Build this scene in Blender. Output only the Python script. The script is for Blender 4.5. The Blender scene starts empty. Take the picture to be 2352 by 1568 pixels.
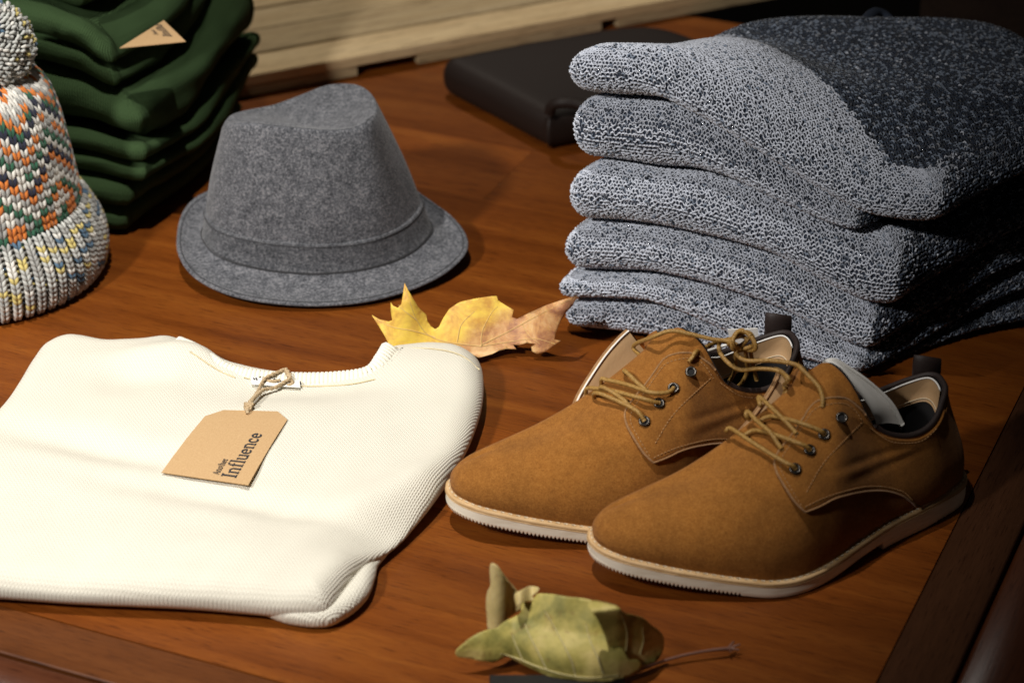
import bpy, math, random
import numpy as np
from mathutils import Vector, Matrix
from mathutils.bvhtree import BVHTree
from mathutils.geometry import delaunay_2d_cdt
rnd = random.Random(7); rng = np.random.default_rng(7)
scene = bpy.context.scene
# ------------------------------------------------ camera, light, exposure
F = 5600.0; TH = math.radians(29); CH = 1.0
S, CO = math.sin(TH), math.cos(TH)
cam = bpy.data.cameras.new('camera'); camo = bpy.data.objects.new('camera', cam)
scene.collection.objects.link(camo); scene.camera = camo
camo.location = (0, 0, CH); camo.rotation_euler = (math.pi/2 - TH, 0, 0)
cam.sensor_width = 36; cam.lens = 36*F/2352; cam.clip_start = .05; cam.clip_end = 50
cam.dof.use_dof = True; cam.dof.focus_distance = 1.92; cam.dof.aperture_fstop = 5.6
w = bpy.data.worlds.new('World'); scene.world = w; w.use_nodes = True
w.node_tree.nodes['Background'].inputs[0].default_value = (1.0, .90, .80, 1)
w.node_tree.nodes['Background'].inputs[1].default_value = .013
def spot(name, loc, tgt, power, size, blend, radius, col):
    l = bpy.data.lights.new(name, 'SPOT'); l.energy = power; l.spot_size = math.radians(size)
    l.spot_blend = blend; l.shadow_soft_size = radius; l.color = col
    o = bpy.data.objects.new(name, l); scene.collection.objects.link(o); o.location = loc
    o.rotation_euler = (Vector(tgt)-Vector(loc)).to_track_quat('-Z', 'Y').to_euler(); return o
spot('key_spot', (-.33, 1.50, 2.25), (-.33, 1.58, 0), 190, 40, 1., .016, (1, .95, .88))
spot('front_spot', (-1.30, .30, 1.55), (-.20, 1.80, .05), 208, 32, 1., .09, (1, .96, .91))
spot('back_spot', (-.25, 3.2, 2.2), (-.12, 2.58, 0), 95, 28, .8, .05, (1, .92, .80))  # unseen lamp, added to brighten the pallet at the back
scene.view_settings.view_transform = 'Standard'; scene.view_settings.look = 'None'
scene.view_settings.exposure = 0; scene.view_settings.gamma = 1
scene.render.engine = 'CYCLES'
# ------------------------------------------------ geometry helpers
def P(x, y, h=0.):                       # place on the table: point seen at (x,y) at height h
    u = (x-1176)/F; v = (y-784)/F; z = (CH-h)/(S+v*CO); return np.array([u*z, z*(CO-v*S), h])
def PY(x, y, Y):                         # same, at distance Y along the floor
    u = (x-1176)/F; v = (y-784)/F; q = Y*(S+v*CO)/(CO-v*S); z = Y*CO+q*S
    return np.array([u*z, Y, CH-q])
def PL(x, y, A, B):                      # same, on the upright plane through A and B
    u = (x-1176)/F; v = (y-784)/F
    d = np.array([u, CO-v*S, -(S+v*CO)]); n = np.array([B[1]-A[1], A[0]-B[0]])
    t = (n@np.array(A[:2]))/(n@d[:2]); return np.array([0, 0, CH])+t*d
def ray(x, y):
    u = (x-1176)/F; v = (y-784)/F; d = np.array([u, CO-v*S, -(S+v*CO)]); return d/np.linalg.norm(d)
def cat(pts, n, closed=False):           # smooth curve resampled evenly
    p = np.array(pts, float)
    if len(p) == 2 and not closed: return p[0]+(p[1]-p[0])*np.linspace(0, 1, n)[:, None]
    q = np.vstack([p[-1], p, p[0], p[1]]) if closed else np.vstack([2*p[0]-p[1], p, 2*p[-1]-p[-2]])
    out = []; m = len(p) if closed else len(p)-1
    for i in range(m):
        a, b, c, d = q[i], q[i+1], q[i+2], q[i+3]; t = np.linspace(0, 1, 24, endpoint=False)[:, None]
        out.append(.5*((2*b)+(-a+c)*t+(2*a-5*b+4*c-d)*t**2+(-a+3*b-3*c+d)*t**3))
    out.append(p[:1] if closed else p[-1:]); o = np.vstack(out)
    L = np.r_[0, np.cumsum(np.linalg.norm(np.diff(o, axis=0), axis=1))]
    t = np.linspace(0, L[-1], n+1)[:-1] if closed else np.linspace(0, L[-1], n)
    return np.stack([np.interp(t, L, o[:, k]) for k in range(o.shape[1])], 1)
def snoise(x, y, seed, sc, k=5):         # smooth cloth-like waves
    r = np.random.default_rng(seed); s = 0
    for i in range(k):
        a = r.uniform(0, 6.28); f = sc*r.uniform(.6, 1.7); s = s+np.sin(f*(np.cos(a)*x+np.sin(a)*y)+r.uniform(0, 6.28)+.6*np.sin(f*.7*(np.sin(a)*x-np.cos(a)*y)))
    return s/k
def thing(name, label, cat_, loc=(0, 0, 0), group=None):
    o = bpy.data.objects.new(name, None); scene.collection.objects.link(o); o.location = loc; o.empty_display_size = .02
    o['label'] = label; o['category'] = cat_
    if group: o['group'] = group
    return o
def wloc(o):
    l = Vector(o.location)
    while o.parent: o = o.parent; l += Vector(o.location)
    return np.array(l)
def obj(name, V, Fc, m, parent=None, smooth=True, uv=None, col=None, kind=None, org=None):
    V = np.asarray(V, float)
    o0 = wloc(parent) if parent else np.zeros(3)
    loc = np.zeros(3) if org is None else np.array(org)-o0
    me = bpy.data.meshes.new(name); V2 = V-o0-loc
    if isinstance(Fc, np.ndarray):
        nf, k = Fc.shape; me.vertices.add(len(V2)); me.vertices.foreach_set('co', V2.ravel())
        me.loops.add(nf*k); me.loops.foreach_set('vertex_index', Fc.astype(np.int32).ravel())
        me.polygons.add(nf); me.polygons.foreach_set('loop_start', np.arange(0, nf*k, k, dtype=np.int32))
        me.update(calc_edges=True); me.validate()
    else: me.from_pydata(V2.tolist(), [], Fc)
    if smooth: me.polygons.foreach_set('use_smooth', [True]*len(me.polygons))
    if uv is not None:
        l = me.uv_layers.new(name='UVMap'); vi = np.zeros(len(me.loops), np.int32); me.loops.foreach_get('vertex_index', vi)
        l.data.foreach_set('uv', np.asarray(uv)[vi].astype(np.float32).ravel())
    if col is not None:
        a = me.color_attributes.new('Col', 'FLOAT_COLOR', 'POINT')
        c = np.ones((len(V2), 4), np.float32); c[:, :3] = col; a.data.foreach_set('color', c.ravel())
    if m: me.materials.append(m)
    o = bpy.data.objects.new(name, me); scene.collection.objects.link(o); o.location = loc
    if parent: o.parent = parent
    if kind: o['kind'] = kind
    return o
def top(o, label, cat_, group=None):
    o['label'] = label; o['category'] = cat_
    if group: o['group'] = group
    return o
def gridf(nu, nv, cu=False, cv=False, base=0):
    I, J = np.meshgrid(np.arange(nu if cu else nu-1), np.arange(nv if cv else nv-1), indexing='ij')
    I, J = I.ravel(), J.ravel(); a = I*nv+J; b = ((I+1) % nu)*nv+J; c = ((I+1) % nu)*nv+(J+1) % nv; d = I*nv+(J+1) % nv
    return np.stack([a, b, c, d], 1)+base
def tube(path, r, sides=8, closed=False, caps=True):
    p = np.asarray(path, float); n = len(p); r = np.broadcast_to(np.asarray(r, float), (n,))
    t = np.roll(p, -1, 0)-np.roll(p, 1, 0) if closed else np.gradient(p, axis=0)
    t /= np.linalg.norm(t, axis=1)[:, None]+1e-12
    nrm = np.cross(t[0], [0, 0, 1.]);
    if np.linalg.norm(nrm) < .1: nrm = np.cross(t[0], [1., 0, 0])
    V = []
    for i in range(n):
        nrm = nrm-t[i]*(nrm@t[i]); nrm /= np.linalg.norm(nrm)+1e-12; b = np.cross(t[i], nrm)
        a = np.arange(sides)*2*math.pi/sides
        V.append(p[i]+r[i]*(np.cos(a)[:, None]*nrm+np.sin(a)[:, None]*b))
    V = np.vstack(V); f = [list(map(int, q)) for q in gridf(n, sides, closed, True)]
    if caps and not closed: f += [list(range(sides))[::-1], [(n-1)*sides+k for k in range(sides)]]
    return V, f
class MB:
    def __init__(s): s.V = []; s.F = []; s.n = 0; s.C = []
    def add(s, V, Fc, col=None):
        s.V.append(np.asarray(V)); s.F += [[int(i)+s.n for i in f] for f in Fc]; s.n += len(V)
        if col is not None: s.C.append(np.tile(col, (len(V), 1)))
        return s
    def tube(s, *a, **k): return s.add(*tube(*a, **k))
    def build(s, name, m, parent=None, **k):
        return obj(name, np.vstack(s.V), s.F, m, parent, col=np.vstack(s.C) if s.C else None, **k)
def box(A, X, Y, Z, bev=0):              # box from corner A with edge vectors
    A, X, Y, Z = [np.array(v, float) for v in (A, X, Y, Z)]
    if not bev:
        V = [A+i*X+j*Y+k*Z for i in (0, 1) for j in (0, 1) for k in (0, 1)]
        return V, [[0, 1, 3, 2], [4, 6, 7, 5], [0, 4, 5, 1], [2, 3, 7, 6], [0, 2, 6, 4], [1, 5, 7, 3]]
    lx, ly, lz = [np.linalg.norm(v) for v in (X, Y, Z)]; x, y, z = X/lx, Y/ly, Z/lz; V = []
    for ins, k in ((bev, 0), (0, bev), (0, lz-bev), (bev, lz)):
        for a, b in ((ins, ins), (lx-ins, ins), (lx-ins, ly-ins), (ins, ly-ins)): V.append(A+x*a+y*b+z*k)
    f = [[3, 2, 1, 0], [12, 13, 14, 15]]
    for r in range(3):
        for q in range(4): f.append([r*4+q, r*4+(q+1) % 4, r*4+4+(q+1) % 4, r*4+4+q])
    return V, f
# ------------------------------------------------ materials
def mat(name, base=(.5, .5, .5), rough=.6, **kw):
    m = bpy.data.materials.new(name); m.use_nodes = True; b = m.node_tree.nodes['Principled BSDF']
    b.inputs['Base Color'].default_value = (*base, 1); b.inputs['Roughness'].default_value = rough
    for k, v in kw.items(): b.inputs[k.replace('_', ' ')].default_value = v
    return m
class NT:
    def __init__(s, m): s.t = m.node_tree; s.b = s.t.nodes['Principled BSDF']
    def n(s, typ, **kw):
        x = s.t.nodes.new('ShaderNode'+typ)
        for k, v in kw.items():
            if k in x.inputs: x.inputs[k].default_value = v
            else: setattr(x, k, v)
        return x
    def l(s, a, b): s.t.links.new(a, b)
    def math(s, op, a, b=None, c=None):
        x = s.t.nodes.new('ShaderNodeMath'); x.operation = op
        for i, v in enumerate((a, b, c)):
            if v is None: continue
            if hasattr(v, 'node'): s.l(v, x.inputs[i])
            else: x.inputs[i].default_value = v
        return x.outputs[0]
    def coord(s, out='Object', scale=(1, 1, 1), rot=(0, 0, 0)):
        c = s.n('TexCoord'); mp = s.n('Mapping'); mp.inputs['Scale'].default_value = scale; mp.inputs['Rotation'].default_value = rot
        s.l(c.outputs[out], mp.inputs[0]); return mp.outputs[0]
    def noise(s, vec, scale, detail=4, rough=.55, dist=0):
        x = s.n('TexNoise', Scale=scale, Detail=detail, Roughness=rough, Distortion=dist); s.l(vec, x.inputs['Vector']); return x.outputs['Fac']
    def ramp(s, fac, stops):
        x = s.n('ValToRGB'); e = x.color_ramp.elements
        while len(e) < len(stops): e.new(.5)
        for k, (p, c) in enumerate(stops): e[k].position = p; e[k].color = (*c, 1)
        s.l(fac, x.inputs[0]); return x.outputs[0]
    def mix(s, fac, a, b, typ='MIX'):
        x = s.n('Mix', data_type='RGBA', blend_type=typ)
        for i, v in ((0, fac), (6, a), (7, b)):
            if hasattr(v, 'node'): s.l(v, x.inputs[i])
            else: x.inputs[i].default_value = v if i == 0 else (*v, 1)
        return x.outputs[2]
    def bump(s, h, strength=.5, dist=.001, prev=None):
        x = s.n('Bump', Strength=strength, Distance=dist); s.l(h, x.inputs['Height'])
        if prev: s.l(prev, x.inputs['Normal'])
        s.l(x.outputs[0], s.b.inputs['Normal']); return x.outputs[0]
    def color(s, c): s.l(c, s.b.inputs['Base Color'])
def wood(name, dark, mid, light, rough, coat=0., fine=1., tv=.24):
    m = mat(name, mid, rough); t = NT(m); oi = t.n('ObjectInfo')
    c = t.n('TexCoord'); mp = t.n('Mapping'); mp.inputs['Scale'].default_value = (1, 13, 13); t.l(c.outputs['Object'], mp.inputs[0])
    off = t.n('VectorMath', operation='ADD'); t.l(mp.outputs[0], off.inputs[0])
    sc = t.n('VectorMath', operation='SCALE'); t.l(oi.outputs['Location'], sc.inputs[0]); sc.inputs['Scale'].default_value = 37.; t.l(sc.outputs[0], off.inputs[1])
    v = off.outputs[0]
    big = t.noise(v, 4, 5, .5, .35); gr = t.noise(v, 44*fine, 7, .8, .15)
    mp2 = t.n('Mapping'); mp2.inputs['Scale'].default_value = (1, 22, 22); t.l(c.outputs['Object'], mp2.inputs[0])
    pore = t.noise(mp2.outputs[0], 42*fine, 3, .6)
    f = t.math('ADD', t.math('MULTIPLY', big, .55), t.math('MULTIPLY', gr, .45))
    col = t.ramp(f, [(.22, dark), (.5, mid), (.80, light)])
    pm = t.ramp(pore, [(.33, (.28, .22, .2)), (.43, (1, 1, 1))])
    col = t.mix(.85, col, pm, 'MULTIPLY')
    tone = t.math('ADD', t.math('MULTIPLY', oi.outputs['Random'], tv), 1-tv/2)
    cc = t.n('CombineColor'); [t.l(tone, cc.inputs[i]) for i in range(3)]
    t.color(t.mix(1., col, cc.outputs[0], 'MULTIPLY'))
    t.bump(t.math('ADD', pore, t.math('MULTIPLY', gr, .4)), .25, .0006)
    rr = t.math('ADD', t.math('MULTIPLY', big, .18), rough-.09); t.l(rr, t.b.inputs['Roughness'])
    t.b.inputs['Specular IOR Level'].default_value = .22; t.b.inputs['Coat Weight'].default_value = coat*.5; t.b.inputs['Coat Roughness'].default_value = .3
    return m
M = {}
M['table'] = wood('table wood', (.070, .015, .0025), (.175, .046, .0055), (.29, .092, .011), .42, .04)
M['border'] = wood('border wood', (.035, .014, .007), (.072, .028, .012), (.12, .048, .021), .34, .25)
M['pale'] = wood('pale pine', (.36, .24, .12), (.52, .39, .22), (.62, .50, .32), .6, 0, .6, .5)
M['endgrain'] = wood('orange timber', (.25, .12, .04), (.42, .22, .08), (.52, .30, .13), .6)
M['darkwall'] = wood('dark wood', (.010, .006, .004), (.020, .011, .007), (.03, .017, .01), .5)
M['groove'] = mat('groove', (.012, .006, .004), .6)
def leather(name, base, rough, sc=500):
    m = mat(name, base, rough); t = NT(m); v = t.coord(); n = t.noise(v, sc, 3); t.bump(n, .35, .0006); return m
M['leather'] = leather('dark leather', (.014, .008, .006), .6); M['leather'].node_tree.nodes['Principled BSDF'].inputs['Specular IOR Level'].default_value = .3
M['black'] = mat('black plastic', (.004, .003, .003), .55)
def fabric_noise(name, c0, c1, c2, sc, bumpd=.0008, aniso=(1, 1, 1), sheen=.2):
    m = mat(name, c1, .95); t = NT(m); v = t.coord('Object', aniso)
    a = t.noise(v, sc, 3, .7, .4); b = t.noise(v, sc*.22, 3, .6)
    f = t.math('ADD', t.math('MULTIPLY', a, .75), t.math('MULTIPLY', b, .25))
    t.color(t.ramp(f, [(.36, c0), (.5, c1), (.63, c2)])); t.bump(a, .6, bumpd)
    t.b.inputs['Sheen Weight'].default_value = sheen; t.b.inputs['Specular IOR Level'].default_value = .15; t.b.inputs['Sheen Roughness'].default_value = .5
    return m
M['felt'] = fabric_noise('grey heather felt', (.030, .032, .037), (.095, .099, .112), (.21, .21, .225), 480, .0012)
M['feltdark'] = fabric_noise('grey felt band', (.028, .030, .034), (.082, .086, .097), (.18, .18, .192), 480, .0012)
M['thread'] = mat('dark thread', (.03, .03, .033), .9)
M['suede'] = fabric_noise('tan suede', (.185, .070, .013), (.262, .103, .019), (.34, .148, .032), 1050, .0006, sheen=.06)
t = NT(M['suede']); src = t.b.inputs['Base Color'].links[0].from_socket       # brushed nap: broad lighter and darker patches
t.color(t.mix(1., src, t.ramp(t.noise(t.coord(), 28, 4, .6, .6), [(.30, (.86, .85, .84)), (.5, (1.02, 1.02, 1.02)), (.70, (1.15, 1.14, 1.1))]), 'MULTIPLY'))
M['suedeedge'] = fabric_noise('suede edge', (.24, .12, .045), (.32, .17, .07), (.40, .23, .11), 900, .0004)
M['lace'] = mat('waxed lace', (.36, .20, .045), .45); t = NT(M['lace']); t.bump(t.noise(t.coord(), 1500, 2), .7, .0008)
t.color(t.ramp(t.noise(t.coord(), 700, 2), [(.35, (.26, .135, .025)), (.65, (.43, .25, .065))]))
M['sole'] = mat('white rubber sole', (.84, .80, .70), .6); t = NT(M['sole']); t.bump(t.noise(t.coord('Object', (1, 1, 14)), 160, 3), .3, .0008)
t.color(t.ramp(t.noise(t.coord('Object', (1, 1, 6)), 60, 4), [(.3, (.78, .70, .55)), (.6, (.90, .84, .70))]))
M['welt'] = mat('tan welt', (.52, .34, .16), .65); t = NT(M['welt']); t.bump(t.noise(t.coord('Object', (1, 1, 10)), 200, 3), .3, .0005)
t.color(t.ramp(t.noise(t.coord('Object', (1, 1, 12)), 50, 3), [(.35, (.42, .25, .10)), (.65, (.58, .39, .2))]))
M['whitethread'] = mat('pale thread', (.72, .62, .45), .8)
M['tanthread'] = mat('tan thread', (.46, .25, .10), .8)
M['metal'] = mat('gunmetal', (.11, .10, .09), .32, Metallic=1.)
M['binding'] = leather('dark binding', (.022, .012, .010), .6, 900)
M['lining'] = mat('black lining', (.010, .009, .010), .9)
M['tanlining'] = leather('tan lining', (.52, .33, .17), .55, 300)
M['foam'] = mat('white foam', (.90, .88, .84), .6)
M['kraft'] = mat('kraft card', (.52, .34, .17), .8); t = NT(M['kraft']); v = t.coord('Object', (1, 1, 1))
t.color(t.ramp(t.noise(v, 900, 4, .7), [(.3, (.44, .27, .125)), (.7, (.56, .375, .19))])); t.bump(t.noise(v, 500, 3), .2, .0003)
M['ink'] = mat('dark ink', (.022, .024, .03), .8)
M['jute'] = mat('jute twine', (.55, .41, .24), .95); t = NT(M['jute']); t.color(t.ramp(t.noise(t.coord(), 1400, 2), [(.35, (.36, .24, .12)), (.65, (.66, .52, .33))])); t.bump(t.noise(t.coord(), 1200, 2), 1., .001)
def knit(name, dark, light, rows, bumps, cols=1.0, mottle=0., chev=.30):   # V stitches on UV (uv in metres)
    m = mat(name, light, .95); t = NT(m); c = t.n('TexCoord'); sp = t.n('SeparateXYZ'); t.l(c.outputs['UV'], sp.inputs[0])
    wv = t.n('TexNoise', Scale=14., Detail=2.); t.l(c.outputs['UV'], wv.inputs['Vector'])
    x0 = t.math('ADD', sp.outputs[0], t.math('MULTIPLY', t.math('SUBTRACT', wv.outputs['Fac'], .5), .006))
    u = t.math('FRACT', t.math('MULTIPLY', x0, 1/(rows*cols)))
    k = t.math('ABSOLUTE', t.math('SUBTRACT', u, .5))
    v = t.math('MULTIPLY', sp.outputs[1], 1/rows)
    ch = t.math('SINE', t.math('MULTIPLY', t.math('ADD', v, t.math('MULTIPLY', k, -1.3)), 6.2832))
    rib = t.math('SINE', t.math('MULTIPLY', k, 6.2832))
    hgt = t.math('ADD', t.math('MULTIPLY', ch, chev), t.math('MULTIPLY', rib, .9))
    nz = t.noise(c.outputs['UV'], 300, 3)
    hh = t.math('ADD', hgt, t.math('MULTIPLY', nz, .5))
    t.bump(hh, bumps, rows*.35)
    f = t.math('ADD', t.math('MULTIPLY', hgt, .36), .5)
    if mottle: f = t.math('ADD', f, t.math('MULTIPLY', t.math('SUBTRACT', t.noise(c.outputs['UV'], 40, 2), .5), mottle))
    t.color(t.ramp(f, [(.1, dark), (.75, light)]))
    t.b.inputs['Specular IOR Level'].default_value = .1
    return m
M['whiteknit'] = knit('cream knit', (.36, .315, .225), (.78, .75, .65), .0029, .5)
M['greenknit'] = knit('green rib knit', (.009, .019, .008), (.050, .090, .036), .0046, .7, chev=.08)
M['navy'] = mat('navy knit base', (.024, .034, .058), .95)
def attr(name, rough=.95):
    m = mat(name, (.5, .5, .5), rough); t = NT(m); a = t.n('Attribute', attribute_name='Col')
    n = t.noise(t.coord(), 1500, 2); t.color(t.mix(.35, a.outputs['Color'], t.ramp(n, [(.3, (.4, .4, .4)), (.7, (1, 1, 1))]), 'MULTIPLY'))
    t.bump(n, .5, .0006); t.b.inputs['Sheen Weight'].default_value = .2; return m
M['yarn'] = attr('marled yarn')
# ------------------------------------------------ table
ax = np.array([math.cos(math.radians(-23.5)), math.sin(math.radians(-23.5)), 0.]); ay = np.array([-ax[1], ax[0], 0.]); az = np.array([0, 0, 1.])
front0 = P(350, 1484); right0 = P(2142, 1307)
xr = float(right0@ax); yf = float(front0@ay)            # inner edges of the frame boards
def board(name, x0, x1, y0, y1, m, parent, thick=.028, ang=0, ztop=0., base=None, label=None, gap=.0005, bev=.0009):
    fx, fy = (ax, ay)
    A = fx*(x0+gap)+fy*(y0+gap)+az*(ztop-thick)
    V, f = box(A, fx*(x1-x0-2*gap), fy*(y1-y0-2*gap), az*thick, bev)
    mid = np.mean(V, 0)
    Rm = np.stack([ay, -ax, az]) if ang else np.stack([ax, ay, az])     # local axes: grain along x
    V2 = (np.array(V)-mid)@Rm.T
    o = obj(name, V2, f, m, None, smooth=False); o.matrix_world = Matrix([[*Rm.T[0], mid[0]], [*Rm.T[1], mid[1]], [*Rm.T[2], mid[2]], [0, 0, 0, 1]])
    if parent:
        o.parent = parent; o.location = mid-wloc(parent)
    if label: o['label'] = label
    return o
tb = thing('display_table', 'glossy brown wooden table under the clothes, with darker frame boards round its edge', 'table', tuple(ax*0+ay*1.9-az*.03))
ys = [yf, yf+.118, yf+.236, yf+.362, yf+.49, yf+.61, yf+.74, yf+.86, yf+1.0, yf+1.12, yf+1.26]
for i in range(len(ys)-1):
    y0, y1 = ys[i], ys[i+1]; cut = (xr-.30, xr-.85, xr-.55, xr-1.0)[i % 4]
    if i in (0, 2, 5, 8): cut = xr-.9+.1*i
    board('tabletop_board', xr-1.9, cut, y0, y1, M['table'], tb, gap=.00016, bev=0); board('tabletop_board', cut, xr, y0, y1, M['table'], tb, gap=.00016, bev=0)
bw = .047
M['front'] = wood('front board wood', (.05, .014, .004), (.115, .035, .008), (.18, .062, .014), .42, .04)
board('frame_board', xr, xr+bw, yf-.047, yf+1.3, M['border'], tb, ang=1, label='dark frame board along the right side of the table')
board('frame_board', xr-1.9, xr, yf-.047, yf, M['front'], tb, label='frame board along the front edge of the table')
# rounded edge moulding beyond the groove
def mould(a0, a1, along, out, w_, parent):
    prof = [(0, -.004), (.0015, -.0006), (.004, .0006), (w_*.35, .0006), (w_*.7, -.004), (w_*.95, -.014), (w_, -.028), (w_*.9, -.04), (0, -.04)]
    V = [a0+out*p+az*z for p, z in prof]+[a1+out*p+az*z for p, z in prof]; k = len(prof)
    f = [[i, (i+1) % k, k+(i+1) % k, k+i] for i in range(k)]+[list(range(k))[::-1], [k+i for i in range(k)]]
    mid = np.mean(V, 0); Rm = np.stack([along, np.cross(az, along), az])
    o = obj('edge_moulding', (np.array(V)-mid)@Rm.T, f, M['border2'], None)
    o.matrix_world = Matrix([[*Rm.T[0], mid[0]], [*Rm.T[1], mid[1]], [*Rm.T[2], mid[2]], [0, 0, 0, 1]]); o.parent = parent; o.location = mid-wloc(parent); return o
M['border2'] = wood('moulding wood', (.055, .016, .008), (.10, .030, .012), (.15, .05, .02), .32, .3)
mould(ax*(xr+bw+.0022)+ay*(yf-.15), ax*(xr+bw+.0022)+ay*(yf+1.3), ay, ax, .06, tb)
mould(ax*(xr-1.9)+ay*(yf-.049), ax*(xr+bw-.01)+ay*(yf-.049), ax, -ay, .06, tb)
V, f = box(ax*(xr-1.9)+ay*(yf-.050)-az*.031, ax*(1.9+bw+.003), ay*1.35, az*.003-az*.0012)
obj('underlay', V, f, M['groove'], tb, smooth=False)
# floor far below
flm = mat('floor', (.03, .022, .016), .7); NT(flm).color(NT(flm).ramp(NT(flm).noise(NT(flm).coord(), 3), [(.3, (.02, .015, .01)), (.7, (.04, .03, .02))]))
fl = obj('floor', [(-4, -2, -.75), (5, -2, -.75), (5, 7, -.75), (-4, 7, -.75)], [[0, 1, 2, 3]], flm, smooth=False); fl['kind'] = 'structure'
# ------------------------------------------------ puffy folded cloth
def inward(B):
    t = np.roll(B, -1, 0)-np.roll(B, 1, 0); n = np.stack([-t[:, 1], t[:, 0]], 1); n /= np.linalg.norm(n, axis=1)[:, None]+1e-12
    if np.sum(B[:, 0]*np.roll(B[:, 1], -1)-np.roll(B[:, 0], -1)*B[:, 1]) < 0: n = -n
    return n
def puffy(outline, z0, z1, r, n=220, K=15, exp=2.0, rings=22, cen=None, lobes=None, closed_bottom=True, wob=0, seed=0, flat0=.0):
    B = cat(outline, n, True); N = inward(B)
    for _ in range(12): N = (np.roll(N, 1, 0)+N+np.roll(N, -1, 0))
    N /= np.linalg.norm(N, axis=1)[:, None]
    C = np.mean(B, 0) if cen is None else np.array(cen)
    s_ = np.r_[0, np.cumsum(np.linalg.norm(np.diff(B, axis=0), axis=1))]
    prof = []
    for k in range(K):
        tau = math.sin(-math.pi/2+math.pi*k/(K-1)) if lobes is None else -1+2*k/(K-1)
        if lobes is None: ins = r*(1-(1-abs(tau)**exp)**(1/exp))
        else:
            q = ((tau+1)/2*lobes) % 1. if tau < .999 else 1.; q = abs(2*q-1); ins = r*(.95*(1-(1-min(q, 1)**2.2)**.5)) if q < 1 else r
            edge = max(0, abs(tau)-.0)
        prof.append((ins, (tau+1)/2))
    Vs = []; uv = []; arc = 0; last = None; rr = np.ones(len(B)) if not wob else 1+wob*np.sin(s_/.05+seed)
    for ins, h in prof:
        Q = B+N*(ins*rr)[:, None]
        a, b = z0(Q[:, 0], Q[:, 1]), z1(Q[:, 0], Q[:, 1]); z = a+(b-a)*h
        Vs.append(np.c_[Q, z])
    R0 = Vs[-1][:, :2]
    Rs = R0.copy()
    for k in range(1, rings+1):
        for _ in range(5): Rs = (np.roll(Rs, 1, 0)+2*Rs+np.roll(Rs, -1, 0))/4
        R0 = Rs
        f = 1-(k/rings)**.9; Q = C+(R0-C)*f; Vs.append(np.c_[Q, z1(Q[:, 0], Q[:, 1])])
    Rb = Vs[0][:, :2]; low = []
    for k in (1, .35, 0): 
        Q = C+(Rb-C)*(.0+.8*k); low.append(np.c_[Q, z0(Q[:, 0], Q[:, 1])])
    rowsV = low[::-1]+Vs
    V = np.vstack(rowsV); Fc = gridf(len(rowsV), n, False, True)
    return V, Fc, B, N, np.array(Vs), s_
def puffy_uv(V, n, K, B, s_, dirx, diry, low=3):
    uv = np.stack([V[:, :2]@dirx, V[:, :2]@diry], 1); rows = V.reshape(-1, n, 3)
    # on the rim, v keeps running down with the arc length
    U = uv.reshape(-1, n, 2)
    for k in range(low+K-2, low-1, -1):
        d = np.linalg.norm(rows[k]-rows[k+1], axis=1); dxy = U[k]-U[k+1]; 
        nn = dxy/(np.linalg.norm(dxy, axis=1)[:, None]+1e-9)
        same = np.abs(nn[:, 1]) > .4
        U[k] = U[k+1]+np.where(same[:, None], np.stack([dxy[:, 0], np.sign(nn[:, 1]+1e-9)*d], 1), np.stack([np.sign(nn[:, 0])*d*.999, dxy[:, 1]], 1))
    return U.reshape(-1, 2)
def interp(xs, ys): xs, ys = np.array(xs, float), np.array(ys, float); return lambda e: np.interp(e, xs, ys)
def smooth_interp(pts, sm=.012):
    pts = sorted(pts); X = np.linspace(pts[0][0]-.1, pts[-1][0]+.1, 240); Y = np.interp(X, [p[0] for p in pts], [p[1] for p in pts])
    k = np.exp(-np.linspace(-2.2, 2.2, 2*int(sm/(X[1]-X[0]))*2+3)**2); k /= k.sum(); Y = np.convolve(np.pad(Y, len(k)//2, 'edge'), k, 'valid')
    return lambda e: np.interp(e, X, Y)
# ------------------------------------------------ marled sweater stack
A0, B0 = np.array([.040, 1.812]), np.array([.295, 1.737])
ex = (B0-A0)/np.linalg.norm(B0-A0); ey = np.array([-ex[1], ex[0]])
gl = [[(1290,120),(1330,116),(1400,118),(1450,122),(1500,140),(1600,190),(1700,250),(1800,320),(1900,380),(2000,425),(2140,440)],
      [(1290,222),(1345,238),(1430,243),(1500,250),(1600,303),(1700,363),(1800,423),(1900,483),(1960,518),(2060,535),(2150,535)],
      [(1290,388),(1330,392),(1450,412),(1550,414),(1650,444),(1750,494),(1850,534),(1945,566),(2060,585)],
      [(1290,528),(1400,535),(1500,550),(1650,584),(1750,614),(1850,674),(1950,724),(2060,745)],
      [(1280,645),(1450,648),(1600,680),(1700,714),(1800,755),(1900,805),(2010,852)],
      [(1275,706),(1330,704),(1480,709),(1560,744),(1650,792),(1750,840),(1900,880)]]
hs = []
for g in gl:
    pp = []
    for x, y in g:
        q = PL(x, y, A0, B0); pp.append(((q[:2]-A0)@ex, q[2]))
    hs.append(smooth_interp(pp, .010))
hs.append(lambda e: np.full(np.shape(e), .0005))
ends = [2142, 1948, 2062, 2012, 2000, 1985]
st_x = [1292, 1300, 1297, 1287, 1276, 1290]
side = [np.array([math.cos(math.radians(a)), math.sin(math.radians(a))]) for a in (38, 33, 36, 33, 35, 33)]
def arcs(V, F, sizes): pass
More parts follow.
